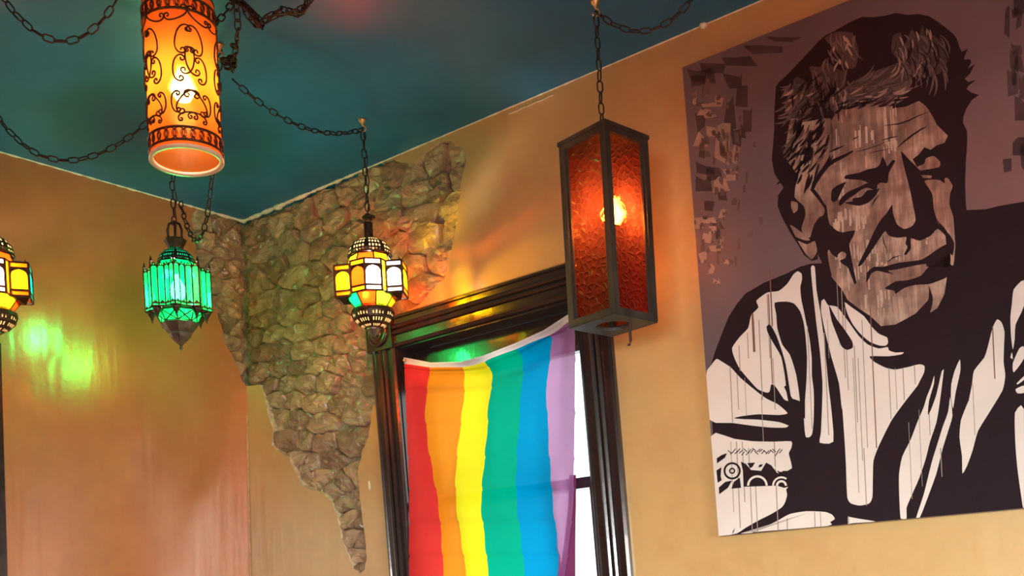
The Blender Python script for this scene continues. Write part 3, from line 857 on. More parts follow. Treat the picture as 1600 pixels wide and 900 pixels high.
# light shapes of the body
for s in (
    # sleeve and shirt left of the collar
    'D 240,540 285,475 335,422 352,348 395,302 383,262 445,215 515,205 565,162 600,108 625,90 648,105 650,140 640,185 646,255 660,320 676,400 690,460 700,530 707,600 708,700 E 628,30 630,100 628,200 620,270 605,288 586,286 580,250 575,180 560,100 535,86 510,80 D 570,850 545,840 505,780 490,760 470,752 460,795 440,800 390,780 330,715 285,660 255,600',
    # narrow strip of the lapel
    'D 702,68 725,64 735,200 758,330 778,480 790,600 805,760 822,900 E 735,312 662,318 668,260 674,120 D 770,740 755,560 735,400 715,220',
    # lower arm and forearm area
    'D 85,700 118,640 150,603 185,622 235,655 290,715 380,790 440,835 510,870 E 488,158 440,168 330,164 240,174 196,185 250,190 330,193 440,206 494,226 480,236 400,236 300,226 190,211 60,195',
    'E 60,285 200,297 300,310 420,312 508,310 508,345 494,375 505,420 511,455 490,468 476,490 488,500 491,555 480,570 485,600 474,640 455,668 400,703 330,738 260,778 213,808 100,840',
    'E 240,806 290,806 350,781 430,741 500,703 590,688 690,692 728,707 743,730 718,747 703,768',
    'E 822,757 812,735 818,716 F 75,742 130,752 205,765 100,772 75,778',
    # chest
    'C 400,900 385,760 345,620 310,480 288,370 290,312 304,302 325,335 345,338 375,345 400,375 440,430 490,500 540,548 600,570 648,562 655,580 690,592 735,590 722,602 650,612 550,612 580,645 640,675 690,684 760,670 820,655 847,665 845,700 820,750 F 400,130 345,200 280,290 220,410 195,480 192,560 190,650 175,680 130,690 90,680 72,650 66,500 60,390 48,220',
    'C 415,320 450,345 520,395 560,450 600,490 645,510 650,540 636,555 600,553 550,533 500,490 460,440 430,380',
    # white slashes in the dark lapel
    'F 480,80 465,130 445,180 430,230 400,300 370,380 330,460 315,540 315,620 322,750 350,752 350,700 375,640 410,560 440,470 460,390 490,300 505,210 525,50 515,60 490,170 465,240 450,265 455,200 478,120',
    'F 555,180 545,250 520,320 495,400 470,480 450,560 430,640 395,748 412,748 450,650 490,540 520,420 545,340 565,270',
    'F 600,5 575,60 560,120 558,180 568,235 580,160 602,60',
    'C 1240,412 1215,460 1190,560 1170,620 1115,690 1105,760 1085,860 F 640,200 605,290 598,370 610,460 612,540 635,500 660,430 685,340 740,250 800,150 812,90 C 1283,700 1275,640 1278,540 1280,480 1265,430',
    'F 858,255 900,238 900,700 888,650 870,520 860,400',
    # right sleeve slashes
    'C 1330,250 1320,330 1312,400 1315,500 1325,575 1335,520 1340,440 1385,340 1385,200',
    'C 1320,590 1312,620 1325,628', 'C 1360,570 1325,650 1330,700 1385,625 1385,560', 'C 1345,760 1385,720 1385,740 1350,765', 'C 1340,790 1385,770 1385,810 1350,812'):
    Wt.poly(P_(s), 2)

# face, temple, ear
FACE = P_('B 400,-40 430,-85 480,-118 560,-138 700,-158 790,-166 800,-125 880,-135 965,-172 1010,-140 1050,-80 1080,-20 1150,50 1130,95 1080,112 1040,140 1000,125 965,170 925,200 960,260 1040,450 1080,590 1135,690 1140,750 1070,770 C 930,20 985,60 968,190 955,275 918,350 880,376 866,310 800,380 740,414 690,440 612,449 555,395 490,352 432,308 400,250 342,180 330,110 322,45 B 380,720 400,640 385,575 375,500 330,450 290,400 300,350 350,280 400,215')
T.poly(FACE, 2, False)
T.poly(P_('B 150,-60 250,-40 400,-60 420,120 370,220 300,330 285,400 320,450 365,520 345,580 330,640 290,635 270,700 230,690 215,640 240,560 230,500 170,440 185,300 130,220 110,150'), 2)
for s in ('B 150,468 190,480 190,525 165,545 150,510', 'B 140,618 200,655 270,715 235,718 170,690', 'B 190,722 250,745 300,722 314,790 280,842 240,812'): T.poly(P_(s), 2)
for s in ('B 955,250 1000,228 1010,195 1060,180 1100,215 1095,250 1020,265 975,272', 'B 980,302 1050,305 1045,322 990,318',
          'B 1000,340 1060,330 1100,335 1130,355 1130,320 1150,320 1180,370 1165,420 1160,490 1185,570 1195,700 1198,760 1185,880 1150,850 1155,810 1180,780 1165,700 1130,640 1082,588 1060,510 1050,420'): T.poly(P_(s), 2)

# black features over the face
for s in (
    'B 850,150 880,285 905,380 932,510 945,590 920,630 870,646 825,615 800,545 795,490 760,545 720,590 680,660 630,770 575,880 600,876 660,790 720,700 750,660 775,690 830,703 885,697 880,740 893,762 870,810 885,812 915,770 914,706 970,722 1040,690 1085,645 1135,690 1145,740 1168,775 1165,800 1182,815 1192,740 1160,680 1110,640 1080,590 1040,450 1000,350 960,260 905,205',
    'B 490,325 500,303 580,288 640,265 690,255 715,235 735,183 755,225 765,245 800,203 815,212 775,285 765,352 720,350 700,365 650,355 600,335 540,330',
    'B 405,460 408,400 440,370 500,345 480,385 460,430 440,465 420,475',
    'B 460,500 455,475 475,440 520,405 590,375 640,352 700,365 690,402 640,382 600,394 560,425 520,450 490,475',
    'B 490,478 540,470 545,450 600,440 635,400 690,396 715,385 690,432 640,480 585,498 530,490',
    'B 718,420 690,462 660,507 680,460',
    'C 532,212 536,160 575,128 625,128 700,108 760,100 830,90 880,60 930,25 975,5 988,60 980,130 860,128 855,112 780,125 700,142 650,150 682,168 640,160 590,150 560,165 548,192',
    'C 633,245 690,208 760,200 830,175 870,128 985,60 978,175 920,206 870,222 800,226 740,242 692,274 682,257',
    'C 868,225 892,290 890,330 877,374 862,345 850,342 868,305 872,262',
    'B 285,655 328,572 360,565 395,615 435,652 475,668 555,655 548,690 522,740 C 446,40 462,130 480,215 470,226 445,160 432,130 402,112 390,95 418,82 424,58 402,45 380,62 376,80 345,58 330,35 322,60 335,130 345,178 330,190 290,100',
    'C 330,335 345,420 375,500 400,560 430,578 460,565 456,530 410,460 375,415 350,370',
    'D 490,275 560,268 605,280 640,325 660,390 672,480 680,600 676,740 668,850 E 582,190 565,160 540,130 D 640,900 634,810 615,690 580,580 535,520 505,420 500,345',
    'D 442,415 453,402 472,412 502,470 534,560 556,640 572,740 585,820 603,848 572,856 560,800 545,765 556,760 548,690 528,590 482,510 450,450'):
    K2.poly(P_(s), 3)
K2.n_shapes = len(K2.f)
for s, w in (('B 545,148 500,175 430,208 380,240 340,290 300,350 285,395 325,445 365,505 380,560', 30), ('B 395,155 440,135 492,113', 14), ('B 540,76 560,66 582,54', 8), ('B 728,80 780,66 835,52', 9),
             ('B 830,125 870,90 920,50 980,10 1020,-10', 12), ('B 745,-14 840,-25 900,-45 960,-75 1040,-105', 9), ('B 560,155 620,140 700,115 790,75', 5), ('B 415,175 400,215 360,250', 12), ('B 130,590 145,640 190,730 240,810 285,848', 10),
             ('B 640,165 700,150 800,130', 5), ('B 735,690 745,740 765,790', 7), ('B 765,860 800,830 850,815', 8), ('C 640,0 645,60 650,130', 2.5), ('C 845,40 850,0', 5)):
    ox, oy, sc = CROPS[s[0]]
    K2.stroke(P_(s), w / sc, 4)

# tattoo band on the forearm
for s in ('E 105,402 130,385 160,374 150,398 106,430', 'E 103,468 130,450 126,500 132,520 110,535', 'E 116,560 150,530 188,522 165,562 118,597', 'E 230,506 236,562 184,566 198,528',
          'E 235,420 262,432 290,465 345,470 372,425 400,440 430,480 492,502 492,556 470,562 430,550 250,556 246,470', 'E 270,428 312,425 297,450 285,455', 'E 430,470 492,470 492,505 450,495'):
    K2.poly(P_(s), 3, False)
def ring(P, c, r0, r1, layer, n=22, a0=0, a1=2 * PI):
    ox, oy, sc = CROPS['E']
    for k in range(n):
        t0, t1 = a0 + (a1 - a0) * k / n, a0 + (a1 - a0) * (k + 1) / n
        q = [(c[0] + r * math.cos(t), c[1] + r * math.sin(t)) for r, t in ((r0, t0), (r1, t0), (r1, t1), (r0, t1))]
        P.poly([(x / sc + ox, y / sc + oy) for x, y in q], layer, False)
ring(K2, (188, 470), 36, 47, 3); ring(K2, (188, 470), 9, 17, 3)
Wt2 = Paint()
ring(Wt2, (325, 550), 44, 56, 4, 14, PI, 2 * PI); ring(Wt2, (455, 550), 18, 30, 4, 12, PI, 2 * PI); ring(Wt2, (455, 550), 40, 50, 4, 12, PI, 1.7 * PI)
for s in ('E 330,432 362,427 352,453 322,458', 'E 412,448 462,455 462,474 446,476'): Wt2.poly(P_(s), 4, False)
for s in ('E 336,437 356,434 348,448 330,452', ): K2.poly(P_(s), 5, False)
for k in range(24):
    x = 175 + k * 12; y = 372 + rnd.uniform(-12, 12) - 8 * math.sin(k / 24 * PI)
    a = rnd.choice((-0.7, -0.9, 0.7)); dx, dy = 13 * math.cos(a), 13 * math.sin(a)
    K2.stroke([((x - dx) / 3.4615 + 1090, (y - dy) / 3.4615 + 600), ((x + dx) / 3.4615 + 1090, (y + dy) / 3.4615 + 600)], 1.3, 3, False)
K2.stroke(P_('E 190,812 195,797 203,780'), 1.6, 3)

# hair: flowing strokes over the dark mass
def hair(P, x0, x1, y0, y1, n, ang, dang, ln, curve, width, layer):
    for k in range(n):
        x, y = rnd.uniform(x0, x1), rnd.uniform(y0, y1)
        a = ang + rnd.uniform(-dang, dang); l = ln * rnd.uniform(0.5, 1.3); c = curve * rnd.uniform(0.5, 1.5)
        pts = []
        for i in range(7):
            t = i / 6 - 0.5; b = a + c * t
            pts.append((x, y)); x += math.cos(b) * l / 6; y += math.sin(b) * l / 6
        P.stroke([(px / 4.091 + 1200, py / 4.091) for px, py in pts], width / 4.091 * rnd.uniform(0.6, 1.3), layer)
H1, H2, H3 = Paint(), Paint(), Paint()
# grey patches under the strokes
for s in ('A 130,590 180,490 240,520 320,560 330,640 260,700 200,760 110,720', 'A 265,430 330,430 380,400 440,440 500,470 490,560 400,680 330,600', 'A 400,690 430,600 520,540 640,470 760,430 850,400 930,480 900,580 820,640 700,670 520,680 430,720',
          'A 790,330 800,230 850,210 870,290 920,190 960,240 990,160 1010,240 1050,220 1130,290 1150,390 1100,470 1000,500 930,470 850,400', 'A 360,245 430,205 540,210 580,330 560,430 500,440 470,370 420,310'):
    H1.poly(P_(s), 1.6)
hair(H2, 130, 300, 500, 760, 34, 2.5, 0.5, 110, 0.6, 16, 4.5)
hair(H2, 280, 520, 420, 660, 30, 1.5, 0.4, 120, 0.5, 15, 4.5)
hair(H2, 430, 800, 520, 680, 40, -0.5, 0.3, 190, -0.8, 13, 4.5)
hair(H2, 800, 1120, 220, 470, 36, 1.4, 0.5, 150, 1.0, 13, 4.5)
hair(H2, 370, 560, 210, 420, 18, 1.2, 0.6, 110, -0.8, 14, 4.5)
hair(H2, 120, 380, 760, 1000, 26, 2.2, 0.4, 120, 0.3, 13, 4.5)
hair(H3, 150, 300, 560, 760, 10, 2.4, 0.5, 60, 0.5, 12, 4.8)
hair(H3, 380, 520, 560, 690, 10, 1.5, 0.3, 70, 0.3, 11, 4.8)
hair(H3, 500, 830, 590, 660, 14, -0.35, 0.3, 90, -0.5, 9, 4.8)
hair(H3, 820, 1060, 180, 330, 12, 1.4, 0.3, 80, 0.4, 12, 4.8)
hair(H3, 360, 540, 215, 400, 8, 1.3, 0.8, 60, -0.4, 14, 4.8)
hair(H3, 820, 1000, 360, 440, 8, 2.0, 0.4, 70, 0.6, 10, 4.8)
# forelock ticks of black over the forehead edge and the temple
hair(K2, 420, 800, 640, 700, 24, -0.45, 0.25, 90, -0.4, 9, 5)
hair(K2, 150, 390, 740, 1120, 60, 2.1, 0.35, 110, 0.2, 16, 5)
hair(K2, 150, 520, 460, 720, 44, 2.0, 0.7, 90, 0.3, 12, 5)
hair(K2, 800, 1120, 240, 480, 26, 1.5, 0.5, 130, 0.9, 9, 5)

# paint drips and pale dabs
Dp, Rs, Pl = Paint(), Paint(), Paint()
def drip(P, x0, y0, x1, y1, w, layer=2.6):
    P.stroke([(x0, y0), ((x0 + x1) / 2, (y0 + y1) / 2), (x1, y1)], w, layer, False)
for (x, y0, y1) in [(1141, 572, 660), (1152, 585, 640), (1164, 590, 650), (1186, 500, 625), (1190, 620, 690), (1168, 520, 560), (1155, 540, 580), (1208, 560, 640), (1142, 690, 800), (1151, 690, 825), (1160, 690, 785), (1170, 700, 830), (1181, 760, 835), (1210, 690, 830), (1230, 810, 830), (1273, 800, 825), (1282, 800, 823),
                    (1341, 560, 720), (1320, 480, 610), (1315, 450, 590), (1308, 440, 540), (1335, 540, 660), (1347, 500, 700), (1389, 575, 655), (1399, 575, 640), (1411, 575, 625), (1429, 570, 600), (1420, 660, 780), (1436, 640, 760), (1452, 645, 680), (1333, 560, 770), (1350, 700, 790), (1376, 470, 505), (1390, 470, 505), (1403, 470, 500), (1520, 600, 680), (1293, 500, 560), (1288, 520, 680), (1262, 510, 670), (1199, 460, 560), (1178, 500, 550), (1470, 700, 745)]:
    drip(Dp, x, y0, x + (y1 - y0) * 0.045, y1, rnd.uniform(0.8, 1.5))
for (x, y0, y1, w) in [(1176, 490, 550, 3.2), (1201, 460, 600, 1.6), (1360, 480, 700, 1.6), (1352, 380, 450, 1.6), (1551, 510, 592, 1.8), (1203, 420, 510, 2.0)]:
    drip(Rs, x, y0, x + (y1 - y0) * 0.045, y1, w)
for (cx, cy, w, h) in [(1383, 178, 12, 60), (1390, 195, 18, 40), (1393, 226, 14, 16), (1345, 215, 34, 22), (1310, 355, 14, 26), (1320, 340, 16, 20), (1350, 345, 22, 18), (1355, 400, 30, 20), (1365, 385, 26, 18), (1330, 395, 20, 26), (1345, 430, 20, 30), (1320, 450, 14, 40), (1378, 470, 46, 22), (1390, 490, 34, 14), (1400, 400, 28, 10), (1430, 385, 30, 12), (1405, 375, 18, 10), (1440, 370, 20, 18), (1465, 440, 10, 22), (1380, 415, 20, 8), (1475, 350, 10, 30), (1484, 370, 8, 24), (1262, 262, 10, 30), (1268, 285, 10, 24), (1250, 300, 8, 22), (1335, 475, 22, 20), (1305, 400, 12, 20), (1312, 300, 10, 18), (1295, 430, 10, 30), (1300, 460, 12, 20)]:
    for k in range(7):
        x = cx + rnd.uniform(-w, w) * 0.6; y = cy - h * rnd.uniform(0.2, 0.8)
        if not (in_poly((x, y), FACE) and in_poly((x, y + h * 1.2), FACE)): continue
        drip(Pl, x, y, x + h * 0.05, y + h * rnd.uniform(0.5, 1.3), rnd.uniform(1.2, 3.4), 2.4 + 0.02 * k)
for k in range(36):
    x = rnd.uniform(1300, 1480); y = rnd.uniform(165, 330)
    if in_poly((x, y), P_('B 430,-85 800,-150 1010,-130 1060,-60 960,120 880,200 800,200 720,230 600,270 500,290 400,360 400,100')):
        drip(Pl, x, y, x + 1.0, y + rnd.uniform(10, 34), rnd.uniform(0.8, 2.0), 2.5)
def shapes(P, name, mat):
    for f in P.f[:P.n_shapes if hasattr(P, 'n_shapes') else None]:
        mesh_from(name, [P.v[i] for i in f], [tuple(range(len(f)))], mat, painting)
def marks(P, name, mat, start=0):
    me = mesh_from(name, P.v, P.f[start:], mat, painting); me['kind'] = 'stuff'
marks(pd, 'dark_brush_marks', PM['dark']); marks(pt, 'tan_brush_marks', PM['tan']); marks(pg, 'grey_brush_marks', PM['grey'])
shapes(K, 'black_shape', PM['black']); shapes(Wt, 'white_shape', PM['white']); shapes(T, 'face_tone', PM['face'])
shapes(K2, 'black_feature', PM['black']); marks(K2, 'black_brush_marks', PM['black'], K2.n_shapes)
marks(Wt2, 'tattoo_highlights', PM['white']); shapes(H1, 'hair_midtone', PM['mid']); marks(H2, 'hair_strokes', PM['grey']); marks(H3, 'hair_highlights', PM['tan'])
marks(Dp, 'paint_drips', PM['drip']); marks(Rs, 'rust_drips', PM['rust']); marks(Pl, 'pale_dabs', PM['pale'])

# ------------------------------------------------------------------ chains
def link_mesh(L_, W_, r):
    m = MB(); pts = []
    h = (L_ - W_) / 2; R = W_ / 2 - r
    for k in range(5): a = -PI / 2 + PI * k / 4; pts.append((h + R * math.cos(a), R * math.sin(a), 0))
    for k in range(5): a = PI / 2 + PI * k / 4; pts.append((-h + R * math.cos(a), R * math.sin(a), 0))
    m.tube(pts, r, 6, True)
    me = bpy.data.meshes.new('link'); me.from_pydata([tuple(v) for v in m.v], [], m.f); me.update()
    me.materials.append(M['iron'])
    for p in me.polygons: p.use_smooth = True
    return me
LINK = link_mesh(0.040, 0.0215, 0.0025)
LINK_BIG = link_mesh(0.058, 0.032, 0.0034)
def resample(pts, step):
    out = [pts[0].copy()]; acc = 0.0
    for i in range(len(pts) - 1):
        a, b = pts[i], pts[i + 1]; d = (b - a).length; pos = step - acc
        while pos <= d:
            out.append(a.lerp(b, pos / d)); pos += step
        acc = d - (pos - step)
    return out
def chain(name, pts, label, group=None, mesh=None, pitch=0.0335, twist=0.0, jitter=0.3, cat='chain'):
    mesh = mesh or LINK
    ps = resample([Vector(p) for p in pts], pitch)
    root = empty(name, ps[0], label, cat, group)
    roll = rnd.uniform(0.55, 0.85)
    for i in range(len(ps) - 1):
        a, b = ps[i], ps[i + 1]; t = (b - a).normalized()
        ref = Vector((0, 0, 1)) if abs(t.z) < 0.85 else D1
        y = ref.cross(t).normalized(); z = t.cross(y)
        R = Matrix((t, y, z)).transposed().to_4x4() @ Matrix.Rotation(roll + (PI / 2 if i % 2 else 0) + twist * i + rnd.uniform(-jitter, jitter), 4, 'X')
        o = bpy.data.objects.new('link', mesh); link(o, root)
        o.matrix_local = Matrix.Translation((a + b) / 2 - root.location) @ R
    return root
def swag(A, B, low, n=40):
    """hanging curve A-B whose lowest point reaches height low"""
    A, B = Vector(A), Vector(B)
    lo, hi = 0.0, 4.0
    def curve(s):
        return [A.lerp(B, k / n) - Vector((0, 0, s * 4 * (k / n) * (1 - k / n))) for k in range(n + 1)]
    for _ in range(40):
        mid = (lo + hi) / 2
        if min(p.z for p in curve(mid)) > low: lo = mid
        else: hi = mid
    return curve(lo)
def px_curve(pts):
    P = [at(*p) for p in pts]; out = []
    for i in range(len(P) - 1):
        q = [P[max(0, min(len(P) - 1, i + k))] for k in (-1, 0, 1, 2)]
        out += [cr(*q, k / 6) for k in range(6)]
    return out + [P[-1]]
def hook(P, label, mat=None, s=1.0):
    root = empty('ceiling_hook', P, label, 'hook', 'ceiling hooks for the hanging lamps')
    m = MB(); m.lathe([(0.016 * s, 0.0), (0.015 * s, -0.005 * s), (0.006 * s, -0.014 * s), (0.004 * s, -0.02 * s)], 14)
    m.build('plate', mat or M['brass'], root, True)
    m = MB(); pts = [(0, 0, -0.018 * s)] + [(0.012 * s * math.sin(a), 0, -0.034 * s - 0.012 * s * -math.cos(a)) for a in [0.0 + k * 0.5 for k in range(10)]]
    m.tube(pts, 0.0028 * s, 6); m.build('hook_wire', mat or M['brass'], root, True)
    return root
H_MOS, H_BOX, H_MID, H_GRN = on_ceiling(566, 187), on_ceiling(930, 2), on_ceiling(342, 70), on_ceiling(264.5, 210)
dn = Vector((0, 0, -0.045))
hook(H_MOS, 'brass ceiling hook above the mosaic lantern near the corner')
hook(H_BOX, 'brass ceiling hook above the amber box lantern')
hook(H_MID, 'ceiling hook beside the amber cylinder lamp holding knotted chains')
hook(H_GRN, 'ceiling hook behind the amber cylinder lamp above the green lantern')
def z_at(px, py, Y): return at(px, py, Y).z
g = 'dark iron lamp chains'
zm = z_at(574, 338, H_MOS.y)
chain('hanging_chain', [H_MOS + dn, Vector((H_MOS.x, H_MOS.y, zm))], 'straight dark chain holding the mosaic lantern near the corner', g)
zb = z_at(945, 203, H_BOX.y)
chain('hanging_chain', [H_BOX + dn, Vector((H_BOX.x, H_BOX.y, zb - 0.01))], 'straight dark chain holding the amber box lantern', g, pitch=0.034)
zg = z_at(273, 368, H_GRN.y)
chain('hanging_chain', [H_GRN + dn, Vector((H_GRN.x, H_GRN.y, zg + 0.02))], 'straight dark chain holding the green glass lantern', g)
chain('swag_chain', swag(H_MOS + dn * 0.8, H_MID + Vector((0.03, 0.02, -0.10)), z_at(500, 228, 3.78)), 'dark chain swag from the mosaic lantern hook to the knotted chains', g)
chain('swag_chain', px_curve([(345, 76, 3.36), (300, 128, 3.38), (232, 190, 3.40), (180, 229, 3.41), (130, 248, 3.42), (90, 250, 3.42), (50, 236, 3.42), (8, 198, 3.42), (-25, 150, 3.43), (-60, 95, 3.44)]), 'dark chain swag dipping leftward below the amber cylinder lamp', g)
chain('swag_chain', swag(on_ceiling(-22, -45), on_ceiling(205, -42), z_at(85, 79, 2.97)), 'dark chain swag in the upper left corner of the photo', g)
chain('swag_chain', swag(H_BOX + dn * 0.7, on_ceiling(1110, -45), z_at(985, 46, 3.15)), 'dark chain swag beside the amber box lantern hook', g)
gm = at(281, 312, H_GRN.y)
chain('swag_chain', swag(H_MID + dn, gm, z_at(301, 350, 3.55)), 'loose dark chain loop touching the green lantern chain', g)
top = on_ceiling(368, -12)
chain('hanging_chain', [top + dn * 0.5, at(372, 42, 3.12), at(369, 72, 3.2), at(365, 100, 3.28), H_MID + Vector((0.03, 0.02, -0.085))], 'knotted dark chain hanging beside the amber cylinder lamp', g, pitch=0.028, jitter=0.9)
chain('hanging_chain', [top + dn * 0.4, at(352, 20, 3.02), at(336, 40, 2.98), at(330, 48, 2.97)], 'short dark chain running to the amber cylinder lamp top', g)
chain('swag_chain', [top + dn * 0.3, at(392, 18, 3.07), at(410, 36, 3.08), at(430, 25, 3.08), at(455, 20, 3.06), at(474, 14, 3.03), at(488, -4, 3.0), on_ceiling(492, -40)], 'bunched dark chain looping right of the amber cylinder lamp', g, pitch=0.026, jitter=1.2)
chain('swag_chain', [top + dn * 0.3 + Vector((0.01, 0.02, 0)), at(388, 26, 3.11), at(406, 44, 3.12), at(412, 30, 3.12), at(440, 14, 3.1), at(470, 24, 3.06), at(478, 8, 3.02), on_ceiling(484, -40)], 'second bunched dark chain looping right of the amber cylinder lamp', g, pitch=0.026, jitter=1.2)
# knot of gathered links and the lamp cord wound with it
m = MB()
for k in range(5):
    m.tube([top + Vector((0.01 * k - 0.02, 0.004 * k, -0.02)), at(385 + 4 * k, 14 + 2 * k, 3.06 + 0.01 * k), at(398 + 3 * k, 34 + 3 * k, 3.08), at(404 + 2 * k, 44 - k, 3.09)], 0.0035, 6)
tag(m.build('gathered_wiring', M['cord'], None, True), 'dark bundled lamp wiring gathered among the chains at the ceiling', 'wire')
kn = empty('chain_knot', at(360, 100, 3.29), 'knot of tangled iron links beside the amber cylinder lamp', 'chain', g)
for c, r in ((at(352, 96, 3.28), 0.016), (at(362, 93, 3.28), 0.015), (at(366, 72, 3.22), 0.012), (at(356, 104, 3.3), 0.013), (at(364, 103, 3.3), 0.012)):
    for q in range(3):
        a0 = rnd.uniform(0, PI); nx = Vector((math.cos(a0), math.sin(a0), rnd.uniform(-0.5, 0.5))).normalized(); ny = nx.cross(Vector((0.2, 0.1, 1))).normalized()
        m = MB(); m.tube([c - kn.location + (nx * math.cos(2 * PI * k / 10) + ny * math.sin(2 * PI * k / 10)) * r for k in range(10)], 0.0026, 6, True)
        m.build('link', M['iron'], kn, True)
# thin wire beside two of the chains
def wire(a, b, label):
    m = MB(); a, b = Vector(a), Vector(b); n = 18; side = D1 * 0.012
    m.tube([a.lerp(b, k / n) + side * math.sin(PI * k / n) * (1 + 0.6 * math.sin(k * 1.3)) for k in range(n + 1)], 0.0022, 6)
    return tag(m.build('lamp_wire', M['cord'], None, True), label, 'wire')
wire(H_MOS + dn * 0.9, Vector((H_MOS.x, H_MOS.y, zm)), 'thin wire following the mosaic lantern chain')
wire(H_GRN + dn * 0.9 + D1 * 0.006, Vector((H_GRN.x, H_GRN.y, zg)) + D1 * 0.006, 'thin wire following the green lantern chain')

# ------------------------------------------------------------------ mosaic lanterns
def offset_loop(poly, k): return [(x * k, y * k) for x, y in poly]
def pierced_dome(name, mat, parent, prof, nseg, hole=0.62, lobes=8, added_liner='added_liner'):
    """openwork metal dome: every facet is a frame around a hole, with solid ribs between the lobes"""
    m = MB()
    def P(i, a):
        r, z = prof[i]; return Vector((r * math.cos(a), r * math.sin(a), z))
    for i in range(len(prof) - 1):
        for k in range(nseg):
            a0, a1 = 2 * PI * k / nseg, 2 * PI * (k + 1) / nseg
            q = [P(i, a0), P(i, a1), P(i + 1, a1), P(i + 1, a0)]
            if (k % (nseg // lobes)) == 0:
                m.add(q, [(0, 1, 2, 3)]); continue
            c = sum(q, Vector()) / 4; inn = [c + (p - c) * hole for p in q]
            m.add(q + inn, [(0, 1, 5, 4), (1, 2, 6, 5), (2, 3, 7, 6), (3, 0, 4, 7)])
    o = m.build(name, mat, parent)
    l = MB(); l.lathe([(r * 0.95, z) for r, z in prof], 24, caps=False); l.build('added_liner', M[added_liner], o, True)  # lining added so the holes glow without throwing patterns on the ceiling
    return o
MOS_PLAN = [(0, -0.102), (0.058, -0.080), (0.067, -0.050), (0.128, -0.046), (0.128, 0.046), (0.067, 0.050), (0.058, 0.080), (0, 0.102), (-0.058, 0.080), (-0.067, 0.050), (-0.128, 0.046), (-0.128, -0.046), (-0.067, -0.050), (-0.058, -0.080)]
def mosaic_lantern(loc, rz, label, colors, power, ringcols, lowcols):
    """origin: centre of the glass body"""
    root = empty('mosaic_lantern', loc, label, 'lantern', 'mosaic glass lanterns', rz)
    zt, zb_ = 0.058, -0.058
    n = len(MOS_PLAN); met = M['lantern_metal']
    fr = MB()
    for i in range(n):
        a, b = Vector((*MOS_PLAN[i], 0)), Vector((*MOS_PLAN[(i + 1) % n], 0))
        d = (b - a); ln = d.length; d.normalize(); nr = Vector((d.y, -d.x, 0))
        fr.bar(a + Vector((0, 0, zb_)), a + Vector((0, 0, zt)), 0.0075)
        levels = [zb_, zb_ + 0.020, zt - 0.020, zt] if ln > 0.04 else [zb_, zt]
        for z in levels: fr.bar(a + Vector((0, 0, z)), b + Vector((0, 0, z)), 0.006, 0.0065)
        col = colors[i]
        def pane(z0, z1, mat, arch=False):
            A, B = a + d * 0.002 + nr * -0.001, b - d * 0.002 + nr * -0.001
            p = MB(); t = nr * 0.0012
            q = [A + Vector((0, 0, z0)), B + Vector((0, 0, z0)), B + Vector((0, 0, z1)), A + Vector((0, 0, z1))]
            p.hexa([v - t for v in q] + [v + t for v in q]); p.build('pane', M[mat], root)
        if ln > 0.04:
            alt = {'g_red': 'g_orange', 'g_yellow': 'g_orange', 'g_clear': 'g_clear', 'g_green': 'g_green'}.get(col, col)
            pane(levels[0] + 0.002, levels[1] - 0.002, alt); pane(levels[1] + 0.002, levels[2] - 0.002, col); pane(levels[2] + 0.002, levels[3] - 0.002, alt)
            # pointed arch fretwork in the upper corners of the main pane
            c = (a + b) / 2 + nr * 0.0012; zs = levels[2]
            for s in (-1, 1):
                e = c + d * s * (ln / 2 - 0.003)
                fr.add([e + Vector((0, 0, zs)), c + Vector((0, 0, zs)), c + Vector((0, 0, zs - 0.004)), c + d * s * ln * 0.22 + Vector((0, 0, zs - 0.008)), c + d * s * ln * 0.36 + Vector((0, 0, zs - 0.014)), e + Vector((0, 0, zs - 0.028)), ], [(0, 1, 2, 3, 4, 5)])
        else: pane(zb_ + 0.003, zt - 0.003, col)
    # tops and undersides of the two boxes
    for s in (-1, 1):
        fr.add([(s * 0.067, -0.050, zt), (s * 0.128, -0.046, zt), (s * 0.128, 0.046, zt), (s * 0.067, 0.050, zt)], [(0, 1, 2, 3)])
        fr.add([(s * 0.067, -0.050, zb_), (s * 0.128, -0.046, zb_), (s * 0.110, 0, zb_ - 0.018), (s * 0.128, 0.046, zb_), (s * 0.067, 0.050, zb_)], [(0, 1, 2), (2, 3, 4), (0, 2, 4)])
        fr.lathe([(0.004, 0), (0.002, 0.010), (0.0005, 0.016)], 8, (s * 0.118, -0.038, zt)); fr.lathe([(0.004, 0), (0.002, 0.010), (0.0005, 0.016)], 8, (s * 0.118, 0.038, zt))
    fr.build('frame', met, root)
    # sloping ring of small panes above and below the body
    def slope_ring(z0, r0, z1, r1, cols, k=8, a0=PI / 8):
        f = MB()
        for i in range(k):
            t0, t1 = a0 + 2 * PI * i / k, a0 + 2 * PI * (i + 1) / k
            q = [Vector((r * math.cos(t), r * math.sin(t), z)) for r, t, z in ((r0, t0, z0), (r0, t1, z0), (r1, t1, z1), (r1, t0, z1))]
            for u_, v_ in ((0, 1), (1, 2), (2, 3), (3, 0)): f.bar(q[u_], q[v_], 0.0045)
            c = sum(q, Vector()) / 4; nn = (q[1] - q[0]).cross(q[3] - q[0]).normalized() * 0.001
            p = MB(); q = [c + (v - c) * 0.95 for v in q]; p.hexa([v - nn for v in q] + [v + nn for v in q]); p.build('pane', M[cols[i % len(cols)]], root)
        f.build('ring_frame', met, root)
    slope_ring(zt, 0.088, zt + 0.034, 0.074, ringcols)
    slope_ring(zb_ - 0.040, 0.066, zb_, 0.098, lowcols)
    pierced_dome('upper_dome', met, root, [(0.080, zt + 0.036), (0.082, zt + 0.050), (0.078, zt + 0.066), (0.066, zt + 0.083), (0.045, zt + 0.097), (0.018, zt + 0.106)], 40, 0.50)
